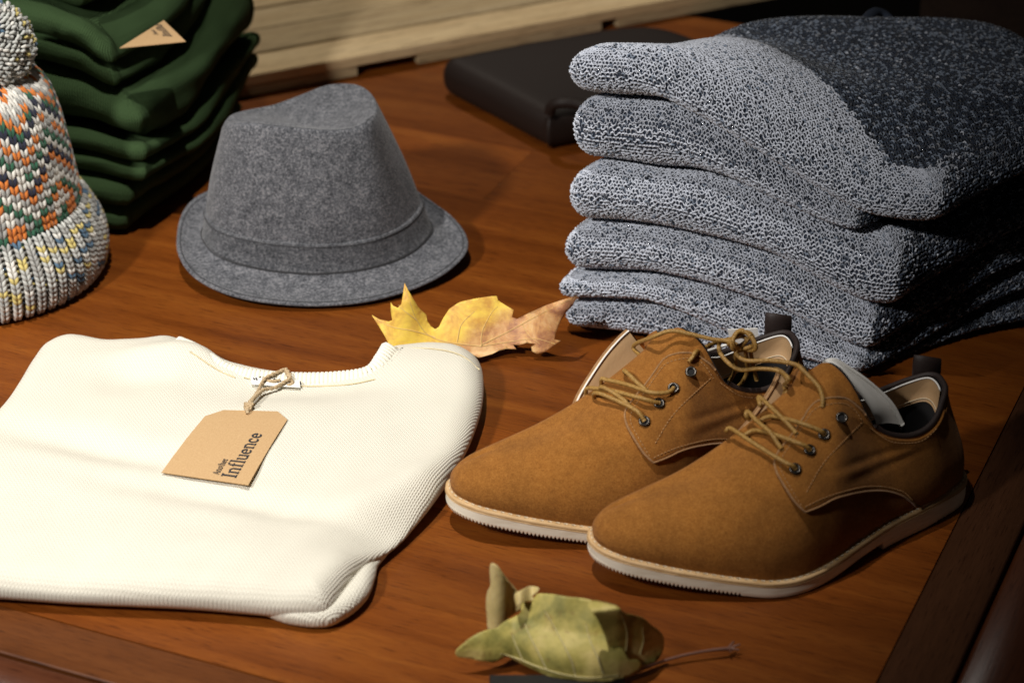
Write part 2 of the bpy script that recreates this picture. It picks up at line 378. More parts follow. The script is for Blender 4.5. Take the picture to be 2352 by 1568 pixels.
def loops_mesh(cen, u, v, nrm, size, col, height=1.0, thick=.46):
    # one crescent of yarn per entry; cen,u,v,nrm: (n,3)
    n = len(cen); px = np.array([-.50, -.34, 0, .34, .50]); py = np.array([-.50, .16, .42, .16, -.50]); pz = np.array([-.10, .20, .34, .20, -.10]); rad = np.array([.10, .19, .22, .19, .10])*thick/.22*.55
    V = np.zeros((n, 5, 3, 3)); 
    for i in range(5):
        c = cen+u*(px[i]*size)[:, None]+v*(py[i]*size*height)[:, None]+nrm*(pz[i]*size)[:, None]
        t = (px[min(i+1, 4)]-px[max(i-1, 0)], (py[min(i+1, 4)]-py[max(i-1, 0)])*height); L = math.hypot(*t); a, b = -t[1]/L, t[0]/L
        for k in range(3):
            th = math.pi/2+k*2*math.pi/3; r_ = rad[i]*size
            V[:, i, k] = c+(u*a+v*b)*(r_*math.cos(th))[:, None]+nrm*(r_*math.sin(th))[:, None]
    V = V.reshape(-1, 3); base = []
    for i in range(4):
        for k in range(3): base.append([i*3+k, i*3+(k+1) % 3, (i+1)*3+(k+1) % 3, (i+1)*3+k])
    Fc = (np.array(base)[None]+(np.arange(n)*15)[:, None, None]).reshape(-1, 4)
    return V, Fc, np.repeat(col, 15, 0)
NAVYS = np.array([[.015, .025, .048], [.020, .034, .064], [.010, .016, .031]])
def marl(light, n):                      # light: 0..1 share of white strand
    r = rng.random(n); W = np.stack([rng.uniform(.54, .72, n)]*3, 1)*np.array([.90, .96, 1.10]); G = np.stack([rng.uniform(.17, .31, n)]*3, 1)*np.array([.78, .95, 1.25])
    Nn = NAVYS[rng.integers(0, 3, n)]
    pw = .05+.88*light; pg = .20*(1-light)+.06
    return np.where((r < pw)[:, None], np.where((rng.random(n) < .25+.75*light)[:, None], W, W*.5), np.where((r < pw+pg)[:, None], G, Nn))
labs = ['topmost marled grey-blue sweater of the tall stack, its navy neck at the back',
        'second marled sweater from the top of the tall stack, with the shortest front fold',
        'third marled sweater from the top of the tall stack, above the long sagging fold',
        'fourth marled sweater from the top of the tall stack, reaching down behind the shoes',
        'fifth marled sweater from the top of the tall stack, near the maple leaf tip',
        'bottom marled sweater of the tall stack, lying on the table behind the shoes']
for k in range(6):
    he = [(PL(x, 500, A0, B0)[:2]-A0)@ex for x in (st_x[k], ends[k])]
    L = A0+ex*he[0]; R = A0+ex*he[1]; sd = side[k]
    if k in (1,): R2 = R+sd*.03+ex*.045
    c = .014
    shift = (0, .006, .002, .003, .001, .004)[k]
    L = L+ey*shift; R = R+ey*shift
    D = .27
    sl = np.array([math.cos(math.radians(58)), math.sin(math.radians(58))])
    if k == 0: sl = np.array([math.cos(math.radians(52)), math.sin(math.radians(52))])
    R3 = R+sd*.20+(ex*.05 if k else 0); R4 = R3+np.array([-.06, .17]); L3 = L+sl*D
    out = [L+ex*.012, L+ex*.05, (L+R)/2, R-ex*.04, R-ex*.010, R+sd*.008+ex*.002, R+sd*.05, R+sd*.12+ex*.01, R3, R3*.7+R4*.3+ex*.01, R4, (R4+L3)/2+ey*.02, L3, L+sl*.15, L+sl*.06, L+sl*.014]
    hb_top = [.205, .172, .138, .104, .070, .036][k]; hb_bot = hb_top-.0335 if k < 5 else .0005
    e1, e0 = hs[k], hs[k+1]
    if k == 5: e0 = lambda e: np.full(np.shape(e), .0005)
    def mk(fn, hb, seed, amp, hump=0):
        def z(x, y):
            dx, dy = x-A0[0], y-A0[1]; e = dx*ex[0]+dy*ex[1]; d = dx*ey[0]+dy*ey[1]
            ee = e-np.clip(d, 0, 1)*.75
            w_ = np.clip(d/.16, 0, 1); w_ = w_*w_*(3-2*w_)
            return np.maximum(fn(ee)*(1-w_)+hb*w_+hump*np.exp(-((e-.115)/.06)**2-((d-.12)/.055)**2)+amp*snoise(x, y, seed, 45), .0005)
        return z
    zt = mk(e1, hb_top, 11+k, .0022, .022 if k == 0 else 0); zb = mk(e0, hb_bot, 12+k, .0022 if k < 5 else 0)
    gap = .0055
    n = 300; K = 17
    V, Fc, Bq, Nq, G, s_ = puffy(out, lambda x, y: zb(x, y)+gap, zt, .029, n=n, K=K, exp=2.0, rings=26, cen=(L+R+R4+L3)/4)
    sw = thing('folded_sweater', labs[k], 'sweater', (*((L+R)/2), float(hb_bot)), 'marled sweaters in the tall stack')
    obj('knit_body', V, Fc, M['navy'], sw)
    # yarn loops laid over it: rim first, then the top sheet
    s = .0029; cen = []; uu = []; vv = []; nn = []; li = []
    tot = s_[-1]; rim = G[:K]
    arcl = np.r_[0, np.cumsum(np.linalg.norm(np.diff(rim, axis=0), axis=2).mean(1))]
    ncol = int(tot/s); rowsn = int(arcl[-1]/(s*.80))
    Lp = (L-A0)@ex; Rp = (R-A0)@ex
    for j in range(int(rowsn*.17), rowsn):  # no loops on fold undersides; bare navy base stands in for shade there
        a = (j+.5)/rowsn*arcl[-1]; kf = np.interp(a, arcl, np.arange(K)); k0 = min(int(kf), K-2); f = kf-k0
        row = rim[k0]*(1-f)+rim[k0+1]*f; dv = rim[k0+1]-rim[k0]; dv /= np.linalg.norm(dv, axis=1)[:, None]+1e-9
        ii = (np.arange(ncol)+.5*(j % 2))*s/tot*n
        ii = ii+rng.normal(0, .12, ncol)
        i0 = np.floor(ii).astype(int) % n; fr = (ii-np.floor(ii))[:, None]; i1 = (i0+1) % n
        p = row[i0]*(1-fr)+row[i1]*fr; tu = row[i1]-row[i0]; tu /= np.linalg.norm(tu, axis=1)[:, None]+1e-9
        v_ = dv[i0]; nr = np.cross(tu, v_); nr /= np.linalg.norm(nr, axis=1)[:, None]+1e-9
        q = p[:, :2]-A0; e = q@ex; d = q@ey
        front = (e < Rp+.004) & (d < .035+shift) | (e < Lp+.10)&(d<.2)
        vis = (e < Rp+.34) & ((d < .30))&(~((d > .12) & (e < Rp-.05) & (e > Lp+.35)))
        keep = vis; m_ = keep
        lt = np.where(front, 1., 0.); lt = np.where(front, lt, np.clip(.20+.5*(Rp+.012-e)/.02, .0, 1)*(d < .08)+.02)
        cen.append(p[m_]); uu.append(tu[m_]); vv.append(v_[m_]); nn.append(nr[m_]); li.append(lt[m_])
    # top sheet
    if True:
        lim = .33 if k == 0 else .03
        xs = np.arange(0, .50, s); ysr = np.arange(0, lim, s*.80)
        for j, yy in enumerate(ysr):
            p2 = A0+ex*(xs[:, None]+Lp+.5*s*(j % 2)+rng.normal(0, .0003, (len(xs), 1)))+ey*(yy+.010)
            # inside the inset outline?
            O = G[K-1][:, :2]; inside = np.zeros(len(p2), bool)
            x, y = p2[:, 0], p2[:, 1]; j_ = len(O)-1
            for i in range(len(O)):
                xi, yi, xj, yj = *O[i], *O[j_]
                inside ^= ((yi > y) != (yj > y)) & (x < (xj-xi)*(y-yi)/(yj-yi+1e-12)+xi); j_ = i
            p2 = p2[inside]
            if not len(p2): continue
            h = 1e-3; z = zt(p2[:, 0], p2[:, 1]); zx = zt(p2[:, 0]+ex[0]*h, p2[:, 1]+ex[1]*h); zy = zt(p2[:, 0]+ey[0]*h, p2[:, 1]+ey[1]*h)
            tu = np.c_[np.tile(ex*h, (len(p2), 1)), zx-z]; tu /= np.linalg.norm(tu, axis=1)[:, None]
            tv = np.c_[np.tile(ey*h, (len(p2), 1)), zy-z]; tv /= np.linalg.norm(tv, axis=1)[:, None]
            cen.append(np.c_[p2, z]); uu.append(tu); vv.append(tv); nn.append(np.cross(tu, tv))
            q = p2-A0; e = q@ex; d = q@ey
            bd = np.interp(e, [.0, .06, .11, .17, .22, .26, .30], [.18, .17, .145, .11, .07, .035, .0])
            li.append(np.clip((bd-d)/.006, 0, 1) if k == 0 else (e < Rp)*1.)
    cen, uu, vv, nn, li = map(np.concatenate, (cen, uu, vv, nn, li)); nl = len(cen)
    sg = rng.choice([-1., 1.], nl, p=[.3, .7])[:, None]; sz = s*rng.uniform(1.18, 1.5, nl)
    an = rng.normal(0, .38, nl)[:, None]; u2 = uu*np.cos(an)+vv*np.sin(an); v2 = -uu*np.sin(an)+vv*np.cos(an)
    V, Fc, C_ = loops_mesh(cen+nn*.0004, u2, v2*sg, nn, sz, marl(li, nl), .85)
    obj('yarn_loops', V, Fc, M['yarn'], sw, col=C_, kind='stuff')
    if k == 0:
        # navy neckband rolled at the back of the top sweater
        q = [PY(1985, 60, 2.02), PY(2010, 35, 2.05), PY(2040, 50, 2.05), PY(2062, 90, 2.03), PY(2085, 125, 2.0), PY(2130, 150, 1.985), PY(2165, 140, 2.0)]
        V, f = tube(cat(q, 40), .007, 10); obj('neckband', V, f, M['navyrib'] if 'navyrib' in M else M['navy'], sw)
# ------------------------------------------------ cream sweater, front left
def inpoly(x, y, O):
    ins = np.zeros(len(x), bool); j = len(O)-1
    for i in range(len(O)):
        xi, yi, xj, yj = O[i][0], O[i][1], O[j][0], O[j][1]
        ins ^= ((yi > y) != (yj > y)) & (x < (xj-xi)*(y-yi)/(yj-yi+1e-12)+xi); j = i
    return ins
hh = .030
px_ = [(733,1432,.006),(650,1424,.008),(520,1408,.010),(400,1399,.010),(200,1385,.012),(0,1372,.012),(-160,1365,.012),(-230,1300,.014),(-150,1130,.016),(-60,1010,.018),(20,915,.020),(75,835,.022),(105,798,.024),(160,776,.026),(250,784,.026),(325,778,.028),(385,770,.030),(430,790,.026),(478,822,.022),(520,848,.020),(600,862,.018),(700,868,.018),(790,866,.018),(850,855,.020),(885,812,.024),(915,799,.026),(1000,800,.024),(1065,816,.022),(1103,848,.020),(1111,900,.018),(1100,965,.016),(1062,1060,.014),(1005,1150,.012),(940,1215,.014),(892,1252,.016),(846,1286,.018),(815,1328,.016),(788,1372,.013),(764,1410,.010)]
out = [P(x, y, h*(.68 if y < 900 else .85))[:2] for x, y, h in px_]
wc = P(520, 1120, .03)[:2]
def wz1(x, y):
    z = .028+.0026*snoise(x, y, 5, 22)+.0012*snoise(x, y, 9, 50)+.0005*snoise(x, y, 19, 140)
    def g(cx, cy, h, r1, r2, a): 
        c = P(cx, cy, .035); dx, dy = x-c[0], y-c[1]; ca, sa = math.cos(a), math.sin(a)
        return h*np.exp(-((dx*ca+dy*sa)/r1)**2-((-dx*sa+dy*ca)/r2)**2)
    z = z+g(380, 800, .012, .05, .02, .1)-g(300, 830, .005, .03, .03, 0)-g(250, 1010, .008, .10, .018, -.35)-g(560, 1130, .006, .12, .016, -.3)
    z = z-g(900, 1180, .012, .05, .022, .8)+g(950, 1080, .007, .07, .02, .75)-g(700, 855, .010, .09, .03, 0)+g(980, 830, .005, .05, .04, 0)
    z = z-g(820, 1320, .009, .035, .014, .9)+g(760, 1330, .006, .05, .02, 1.)+g(600, 1250, .004, .15, .03, -.1)
    return z
n, K = 420, 17
V, Fc, Bq, Nq, G, s_ = puffy(out, lambda x, y: 0*x+.0008, wz1, .020, n=n, K=K, exp=2.0, rings=70, cen=wc)
fr = (P(733, 1432)-P(0, 1380))[:2]; fr /= np.linalg.norm(fr)
uvx = fr; vdir = P(1000, 850, .03)[:2]-P(740, 1400, .03)[:2]; vdir /= np.linalg.norm(vdir)
U = np.stack([V[:, :2]@uvx, V[:, :2]@np.array([-fr[1], fr[0]])], 1)
U[:, 0] -= U[:, 1]*.30                      # ribs lean with the cloth
cream = thing('folded_sweater', 'cream white knitted sweater with brown card tag, folded flat at the front left', 'sweater', (*wc, 0))
obj('knit_body', V, Fc, M['whiteknit'], cream, uv=U)
# lower layer of the fold peeping out at the near right corner
lo_px = [(560,1380,.004),(640,1426,.005),(740,1439,.005),(800,1414,.006),(845,1372,.007),(862,1325,.008),(868,1288,.010),(892,1252,.009),(860,1235,.010),(760,1270,.006),(620,1330,.004)]
V2, F2, B2, N2, G2, s2 = puffy([P(x, y, h)[:2] for x, y, h in lo_px], lambda x, y: 0*x+.0007, lambda x, y: .0165+.0010*snoise(x, y, 77, 60)-.008*np.exp(-((x-P(866, 1280)[0])/.03)**2-((y-P(866, 1280)[1])/.03)**2), .008, n=260, K=13, exp=2., rings=20)
U2 = np.stack([V2[:, :2]@np.array([.5, -.86])*1.0, V2[:, :2]@np.array([.86, .5])], 1)
obj('under_fold', V2, F2, M['whiteknit'], cream, uv=U2)
# ribbed neckband: ridge after ridge following the neckline
nk = [P(x, y, h-.0065) for x, y, h in [(412,784,.036),(445,798,.036),(490,826,.034),(530,848,.030),(600,861,.028),(700,866,.027),(790,862,.028),(848,850,.031),(874,820,.036),(888,797,.038)]]
nc = cat(nk, 60); tg = np.gradient(nc, axis=0); tg /= np.linalg.norm(tg, axis=1)[:, None]; side_ = np.cross(tg, [0, 0, 1.])
mb = MB()
for i in range(len(nc)):
    o_ = side_[i]; r_ = .00205
    p = [nc[i]-o_*.0035+az*-.016, nc[i]-o_*.0045+az*-.004, nc[i]-o_*.002+az*.0022, nc[i]+o_*.002+az*.0014, nc[i]+o_*.006-az*.0010, nc[i]+o_*.009-az*.004]
    mb.tube(cat(p, 12), [.0012]+[r_]*10+[.001], 6)
M['cream'] = mat('cream rib yarn', (.82, .79, .68), .95); t = NT(M['cream']); t.bump(t.noise(t.coord(), 900, 3), .5, .0008)
mb.build('ribbed_neckband', M['cream'], cream, kind='stuff')
bvc = BVHTree.FromPolygons([Vector(v) for v in V.tolist()], [list(map(int, f)) for f in Fc])
def hit(bv, x, y, off=0., dflt=None):
    d = ray(x, y); r = bv.ray_cast(Vector((0, 0, CH)), Vector(d))
    if r[0] is None: return dflt
    nr = r[1] if r[1].dot(Vector(d)) < 0 else -r[1]
    return np.array(r[0]+nr*off)
# seam lines: back neck tape and the shoulder seam
M['seam'] = mat('cream seam', (.68, .58, .36), .9)
mb = MB()
for pts in ([(905,800),(1000,803),(1060,818),(1100,850)], [(560,868),(640,884),(720,888),(800,884),(862,872)], [(436,808),(500,850),(540,868)]):
    q = [hit(bvc, x, y, .0007) for x, y in pts]; q = [a for a in q if a is not None]
    if len(q) > 2: mb.tube(cat(q, 30), .0005, 5)
mb.build('seam', M['seam'], cream)
# white woven neck label with a few dark stitched strokes
def quad_on(bv, pts, off, name, m, parent, nx=8, ny=4):
    a, b, c, d = [np.array(p, float) for p in pts]; V = []
    for i in range(nx+1):
        for j in range(ny+1):
            s, t_ = i/nx, j/ny; p = (a*(1-s)+b*s)*(1-t_)+(d*(1-s)+c*s)*t_; h = hit(bv, p[0], p[1], off)
            V.append(h if h is not None else P(p[0], p[1], .03))
    return obj(name, V, [[int(k) for k in f] for f in gridf(nx+1, ny+1)], m, parent)
M['labelw'] = mat('woven label', (.78, .77, .72), .8)
lb = quad_on(bvc, [(575,872),(688,880),(690,898),(578,890)], .0030, 'neck_label', M['labelw'], cream)
mb = MB()
for x, y, dx, dy in [(582,876,3,3),(588,875,2,5),(596,874,4,-2),(604,874,3,5),(612,872,5,-3),(618,876,3,4),(626,880,6,-3),(634,882,5,4),(641,878,4,6),(648,884,6,-2),(655,880,4,5),(690,884,1,7),(668,886,5,1)]:
    q = [hit(bvc, x, y, .0036), hit(bvc, x+dx, y+dy, .0036)]
    if q[0] is not None and q[1] is not None: mb.tube(np.array(q), .0005, 5)
mb.build('label_print', M['ink'], lb)
# ------------------------------------------------ letters drawn as slab-serif strokes
GL = {  # strokes: (x0,y0,x1,y1,width); unit = x-height 1, cap 1.5
 'I': (.62, [(.31,0,.31,1.5,.24), (.06,.06,.56,.06,.12), (.06,1.44,.56,1.44,.12)]),
 'n': (1.02, [(.22,0,.22,1,.2), (.8,0,.8,.75,.2), (.04,.05,.42,.05,.1), (.62,.05,1.0,.05,.1), (.04,.95,.26,.95,.1), ('a',.5,.68,.3,.30,0,180,.16)]),
 'f': (.66, [(.3,0,.3,1.25,.2), (.08,.05,.56,.05,.1), (.05,.95,.6,.95,.1), ('a',.48,1.25,.18,.22,40,180,.14)]),
 'l': (.46, [(.24,0,.24,1.5,.2), (.03,.05,.47,.05,.1), (.03,1.45,.26,1.45,.1)]),
 'u': (1.02, [(.22,.3,.22,1,.2), (.8,0,.8,1,.2), (.04,.95,.26,.95,.1), (.6,.95,.84,.95,.1), (.78,.05,.98,.05,.1), ('a',.5,.34,.3,.28,180,360,.16)]),
 'e': (.9, [('a',.45,.5,.34,.42,0,320,.19), (.12,.52,.80,.52,.12)]),
 'c': (.86, [('a',.46,.5,.34,.42,45,320,.19), (.66,.72,.76,.78,.16)]),
 'A': (1.15, [(.12,0,.56,1.5,.13), (.56,1.5,1.0,0,.2), (.28,.5,.82,.5,.1), (0,.05,.3,.05,.1), (.8,.05,1.15,.05,.1)]),
 'o': (.95, [('a',.47,.5,.35,.42,0,360,.18)]),
 't': (.62, [(.28,.2,.28,1.3,.18), (.05,.95,.56,.95,.1), ('a',.42,.2,.16,.16,180,330,.12)]),
 'h': (1.02, [(.22,0,.22,1.5,.2), (.8,0,.8,.75,.2), (.04,.05,.42,.05,.1), (.62,.05,1.0,.05,.1), (.04,1.45,.26,1.45,.1), ('a',.5,.68,.3,.30,0,180,.16)]),
 'r': (.74, [(.22,0,.22,1,.2), (.04,.05,.46,.05,.1), (.04,.95,.26,.95,.1), ('a',.46,.62,.24,.3,30,180,.16)]),
}
def text_quads(s):
    x = 0; Q = []
    for ch in s:
        w_, st = GL[ch]
        for t_ in st:
            if t_[0] == 'a':
                _, cx, cy, rx, ry, a0, a1, wd = t_; k = 14; a = np.radians(np.linspace(a0, a1, k+1))
                for i in range(k):
                    c0, s0, c1, s1 = math.cos(a[i]), math.sin(a[i]), math.cos(a[i+1]), math.sin(a[i+1])
                    Q.append([(x+cx+(rx-wd/2)*c0, cy+(ry-wd/2)*s0), (x+cx+(rx+wd/2)*c0, cy+(ry+wd/2)*s0), (x+cx+(rx+wd/2)*c1, cy+(ry+wd/2)*s1), (x+cx+(rx-wd/2)*c1, cy+(ry-wd/2)*s1)])
            else:
                x0, y0, x1, y1, wd = t_; d = np.array([x1-x0, y1-y0]); d /= np.linalg.norm(d); nn_ = np.array([-d[1], d[0]])*wd/2
                Q.append([(x+x0-nn_[0], y0-nn_[1]), (x+x1-nn_[0], y1-nn_[1]), (x+x1+nn_[0], y1+nn_[1]), (x+x0+nn_[0], y0+nn_[1])])
        x += w_+.04
    return Q, x
def print_on(f, s, x0, y0, size_x, size_y, mb):        # f maps card coordinates to space
    Q, wd = text_quads(s)
    for i, q in enumerate(Q): mb.add([f(x0+p[0]*size_x/wd, y0+p[1]*size_y, .00035+.00002*(i % 5)) for p in q], [[0, 1, 2, 3]])
def make_card(corners, name, label, cut_l=(.0, .0), parent_loc=None):
    pass
# price tag on the cream sweater
h0 = hit(bvc, 371, 1084)[2]+.003; h1 = hit(bvc, 570, 1113)[2]+.004; h2 = hit(bvc, 660, 963)[2]+.0015; h3 = hit(bvc, 471, 955)[2]+.0015
c0, c1, c2, c3 = P(371, 1084, h0), P(570, 1113, h1), P(660, 963, h2), P(471, 955, h3)
top_l, top_r = P(514, 941, hit(bvc, 514, 941)[2]+.0012), P(638, 944, hit(bvc, 638, 944)[2]+.0012)
tag = thing('price_tag', 'brown kraft card swing tag lying on the cream sweater, tied on by jute twine', 'price tag', tuple((c0+c2)/2))
nrm = np.cross(c1-c0, c3-c0); nrm /= np.linalg.norm(nrm)
def card(a, b, off=0.): return (c0*(1-a)+c1*a)*(1-b)+(c3*(1-a)+c2*a)*b+nrm*(off+.0012*math.sin(math.pi*b))
pts = []; NB = 10
for j in range(NB+1): pts.append([card(a, j/NB) for a in np.linspace(0, 1, 9)])
pts.append([top_l*(1-a)+top_r*a for a in np.linspace(0, 1, 9)])
Vt = np.vstack(pts); nf = len(Vt); fT = gridf(NB+2, 9); Vb = Vt-nrm*.0006
ff = [list(map(int, q[::-1])) for q in fT]+[list(map(int, q+nf)) for q in fT]
rim = [i for i in range(9)]+[r*9+8 for r in range(1, NB+2)]+[(NB+1)*9+i for i in range(7, -1, -1)]+[r*9 for r in range(NB, 0, -1)]
ff += [[rim[i], rim[(i+1) % len(rim)], rim[(i+1) % len(rim)]+nf, rim[i]+nf] for i in range(len(rim))]
cd = obj('card', np.vstack([Vt, Vb]), ff, M['kraft'], tag, smooth=False)
mb = MB()
def tf(a0, asize):                         # baseline a0, letters rise towards smaller a, run along b
    return lambda x, y, o: card(a0-y*asize, x, o+.0001)
print_on(tf(.830, .115), 'Influence', .055, 0, .69, 1., mb)
print_on(tf(.628, .052), 'Another', .075, 0, .235, 1., mb)
mb.build('lettering', M['ink'], cd, smooth=False)
# twine: knot on the card, two strands up to the neck
def on(x, y, o): 
    h = hit(bvc, x, y, o); return h if h is not None else P(x, y, .03+o)
mb = MB()
def strand(pts, r=.0014):
    c = cat(pts, 60); a = np.linspace(0, 60, 60)
    for ph in (0, math.pi):
        tt = np.gradient(c, axis=0); tt /= np.linalg.norm(tt, axis=1)[:, None]; n1 = np.cross(tt, [0, 0, 1.]); n1 /= np.linalg.norm(n1, axis=1)[:, None]; n2 = np.cross(tt, n1)
        mb.tube(c+(n1*np.cos(a+ph)[:, None]+n2*np.sin(a+ph)[:, None])*r*.55, r*.72, 6)
strand([on(569, 949, .001), on(572, 938, .004), on(583, 925, .004), on(594, 907, .004), on(600, 893, .004), on(609, 880, .005), on(628, 870, .005), on(655, 862, .006)])
strand([on(575, 946, .001), on(580, 934, .005), on(594, 918, .005), on(606, 908, .005), on(632, 900, .004), on(655, 888, .005), on(668, 880, .006), on(660, 866, .006), on(650, 862, .004)])
strand([on(655, 862, .006), on(664, 876, .005), on(672, 886, .003), on(662, 892, .0025)])
strand([on(612, 880, .003), on(628, 884, .004), on(642, 882, .004)], .0011)
for a in range(3):
    th = np.linspace(0, 6.28, 20); c_ = on(572, 940, .0035); mb.tube(np.stack([c_[0]+.0032*np.cos(th+a), c_[1]+.0028*np.sin(th+a)+.001*a, c_[2]+.0016*np.cos(th*1+a*2)], 1), .0011, 6)
c_ = on(569, 950, .0015); mb.tube(np.array([c_+[-.001, .002, .001], c_+[0, 0, .0022], c_+[.0005, -.003, .0003]]), .0016, 7)
for _ in range(60):
    q = on(rnd.uniform(570, 670), rnd.uniform(862, 945), .003)
for _ in range(26):
    t0 = rnd.choice([(575,935),(590,912),(602,890),(630,872),(655,868),(640,896),(668,882),(600,905)]); q = on(t0[0]+rnd.uniform(-4, 4), t0[1]+rnd.uniform(-4, 4), .0055)
    d_ = np.array([rnd.uniform(-1, 1), rnd.uniform(-1, 1), rnd.uniform(-.3, .8)])*.0035; mb.tube(np.array([q, q+d_*.6+[0, 0, .0004], q+d_]), .00013, 3)
mb.build('twine', M['jute'], tag)
# ------------------------------------------------ hat
def ang_loop(pts, cen, n=144, k=None):
    p = cat(pts, 600, True); a = np.arctan2(p[:, 1]-cen[1], p[:, 0]-cen[0]); r = np.hypot(p[:, 0]-cen[0], p[:, 1]-cen[1]); o = np.argsort(a)
    A = np.linspace(-math.pi, math.pi, n, endpoint=False)
    R = np.interp(A, a[o], r[o], period=2*math.pi); Z = np.interp(A, a[o], p[o, 2], period=2*math.pi)
    for _ in range(2): R = (np.roll(R, 1)+2*R+np.roll(R, -1))/4; Z = (np.roll(Z, 1)+2*Z+np.roll(Z, -1))/4
    return np.stack([cen[0]+R*np.cos(A), cen[1]+R*np.sin(A), Z], 1)
hc = np.array([-.172, 1.955])
brim_px = [(408,560,.024),(414,590,.021),(440,630,.016),(490,662,.012),(560,685,.009),(650,698,.007),(740,701,.006),(840,692,.006),(930,669,.007),(1000,640,.009),(1048,606,.012),(1073,572,.016),(1066,535,.020),(1035,497,.026),(990,464,.032)]
brim = [P(*q) for q in brim_px]+[np.array([-.112, 2.060, .034]), np.array([-.15, 2.078, .034]), np.array([-.20, 2.078, .034]), np.array([-.24, 2.055, .034])]+[P(478,441,.036), P(438,465,.032), P(415,505,.028)]
base_px = [(473,525,.026),(490,572,.024),(540,600,.021),(620,618,.018),(700,625,.017),(740,625,.017),(830,616,.018),(910,593,.019),(960,562,.022),(985,520,.027)]
base = [P(*q) for q in base_px]+[np.array([-.094, 2.005, .028]), np.array([-.13, 2.045, .030]), np.array([-.20, 2.045, .030]), np.array([-.25, 2.00, .028])]
rim = [PY(*q) for q in [(512,286,1.962),(540,284,1.942),(580,287,1.932),(640,293,1.924),(700,299,1.92),(760,303,1.92),(815,298,1.926),(850,281,1.936),(870,255,1.965),(862,222,2.005),(835,198,2.030),(800,191,2.042),(750,195,2.045),(690,217,2.045),(625,240,2.035),(565,252,2.015),(525,265,1.99)]]
rc = np.mean([r[:2] for r in rim], 0)
LB, LC, LR = ang_loop(brim, hc), ang_loop(base, hc), ang_loop(rim, rc)
hat = thing('trilby_hat', 'grey heather felt trilby hat with pinched crown beside the green pile', 'hat', (*hc, 0))
rows = []
LRlow = LR.copy(); rd = (LR[:, :2]-rc); 
for k in range(13):                        # wall
    f = k/12; p = LC*(1-f)+(LR+np.c_[rd*.02, np.full(len(LR), -.006)])*f
    bulge = .004*math.sin(math.pi*f)*(1-f*.3); c_ = hc*(1-f)+rc*f; d = p[:, :2]-c_; d /= np.linalg.norm(d, axis=1)[:, None]
    p[:, :2] += d*(bulge+.0012*np.sin(7*np.arange(len(p))/144*6.28+2)*f*(1-f)*2)[:, None]; rows.append(p)
for ins, dz in ((.008, -.002), (.03, .0002), (.06, .0006), (.10, -.001)):
    p = LR.copy(); p[:, :2] -= rd*ins; p[:, 2] += dz; rows.append(p)
cz = LR[:, 2].mean()
for k in range(1, 15):
    f = .90*(1-k/14.); p = LR.copy(); p[:, :2] = rc+rd*f
    rr_ = 1-f/.9; dep = .014*(rr_**.75 if rr_ > 0 else 0)
    wv = .6+.4*np.cos(np.linspace(-math.pi, math.pi, len(p), endpoint=False)-.2)
    p[:, 2] = p[:, 2]*f/.9*1+cz*(1-f/.9)-dep*(1-.12*wv)*np.minimum(1, 1.15-.15*f); rows.append(p)
V = np.vstack(rows); obj('crown', V, gridf(len(rows), 144, False, True), M['felt'], hat)
rows = []                                   # brim: top sheet, edge, under sheet
for f in np.linspace(0, 1, 14):
    p = LC*(1-f)+LB*f; p[:, 2] -= .004*math.sin(math.pi*f)*(LB[:, 2] > .0)*1.; p[:, 2] += .0012; rows.append(p)
e = LB.copy(); d = LB[:, :2]-hc; d /= np.linalg.norm(d, axis=1)[:, None]; e[:, :2] += d*.0010; rows.append(e)
for f in np.linspace(1, 0, 10):
    p = LC*(1-f)+LB*f; p[:, 2] -= .004*math.sin(math.pi*f); p[:, 2] -= .0012; rows.append(p)
obj('brim', np.vstack(rows), gridf(len(rows), 144, False, True), M['felt'], hat)
# band of the same cloth round the crown, with its stitching
rows = []
def wallp(f, off):
    p = LC*(1-f)+(LR+np.c_[rd*.02, np.full(len(LR), -.006)])*f; c_ = hc*(1-f)+rc*f; d = p[:, :2]-c_; d /= np.linalg.norm(d, axis=1)[:, None]
    p[:, :2] += d*(.004*math.sin(math.pi*f)*(1-f*.3)+off); return p
for f, o_ in ((-.02, .003), (.0, .0030), (.02, .0022), (.10, .0018), (.18, .0018), (.215, .0016), (.222, .0012), (.224, -.001)): rows.append(wallp(f, o_))
bd = obj('hat_band', np.vstack(rows), gridf(len(rows), 144, False, True), M['feltdark'], hat)
V, f = tube(wallp(.203, .0020), .0003, 5, True); obj('stitching', V, f, M['thread'], bd)
V, f = tube(wallp(.0, .0036), .0005, 5, True); obj('stitching', V, f, M['thread'], bd)
ed = LC*.09+LB*.91; ed[:, 2] += .0012-.004*math.sin(math.pi*.91)+.0002; V, f = tube(ed, .0004, 5, True); obj('stitching', V, f, M['thread'], hat)
ed = LC*.93+LB*.07; ed[:, 2] += .0012+.0002; V, f = tube(ed, .0004, 5, True); obj('stitching', V, f, M['thread'], hat)
cr = LR.copy(); cr[:, :2] -= rd*.045; cr[:, 2] += .0003; V, f = tube(cr[20:64], .00028, 5); obj('crown_seam', V, f, M['thread'], hat)
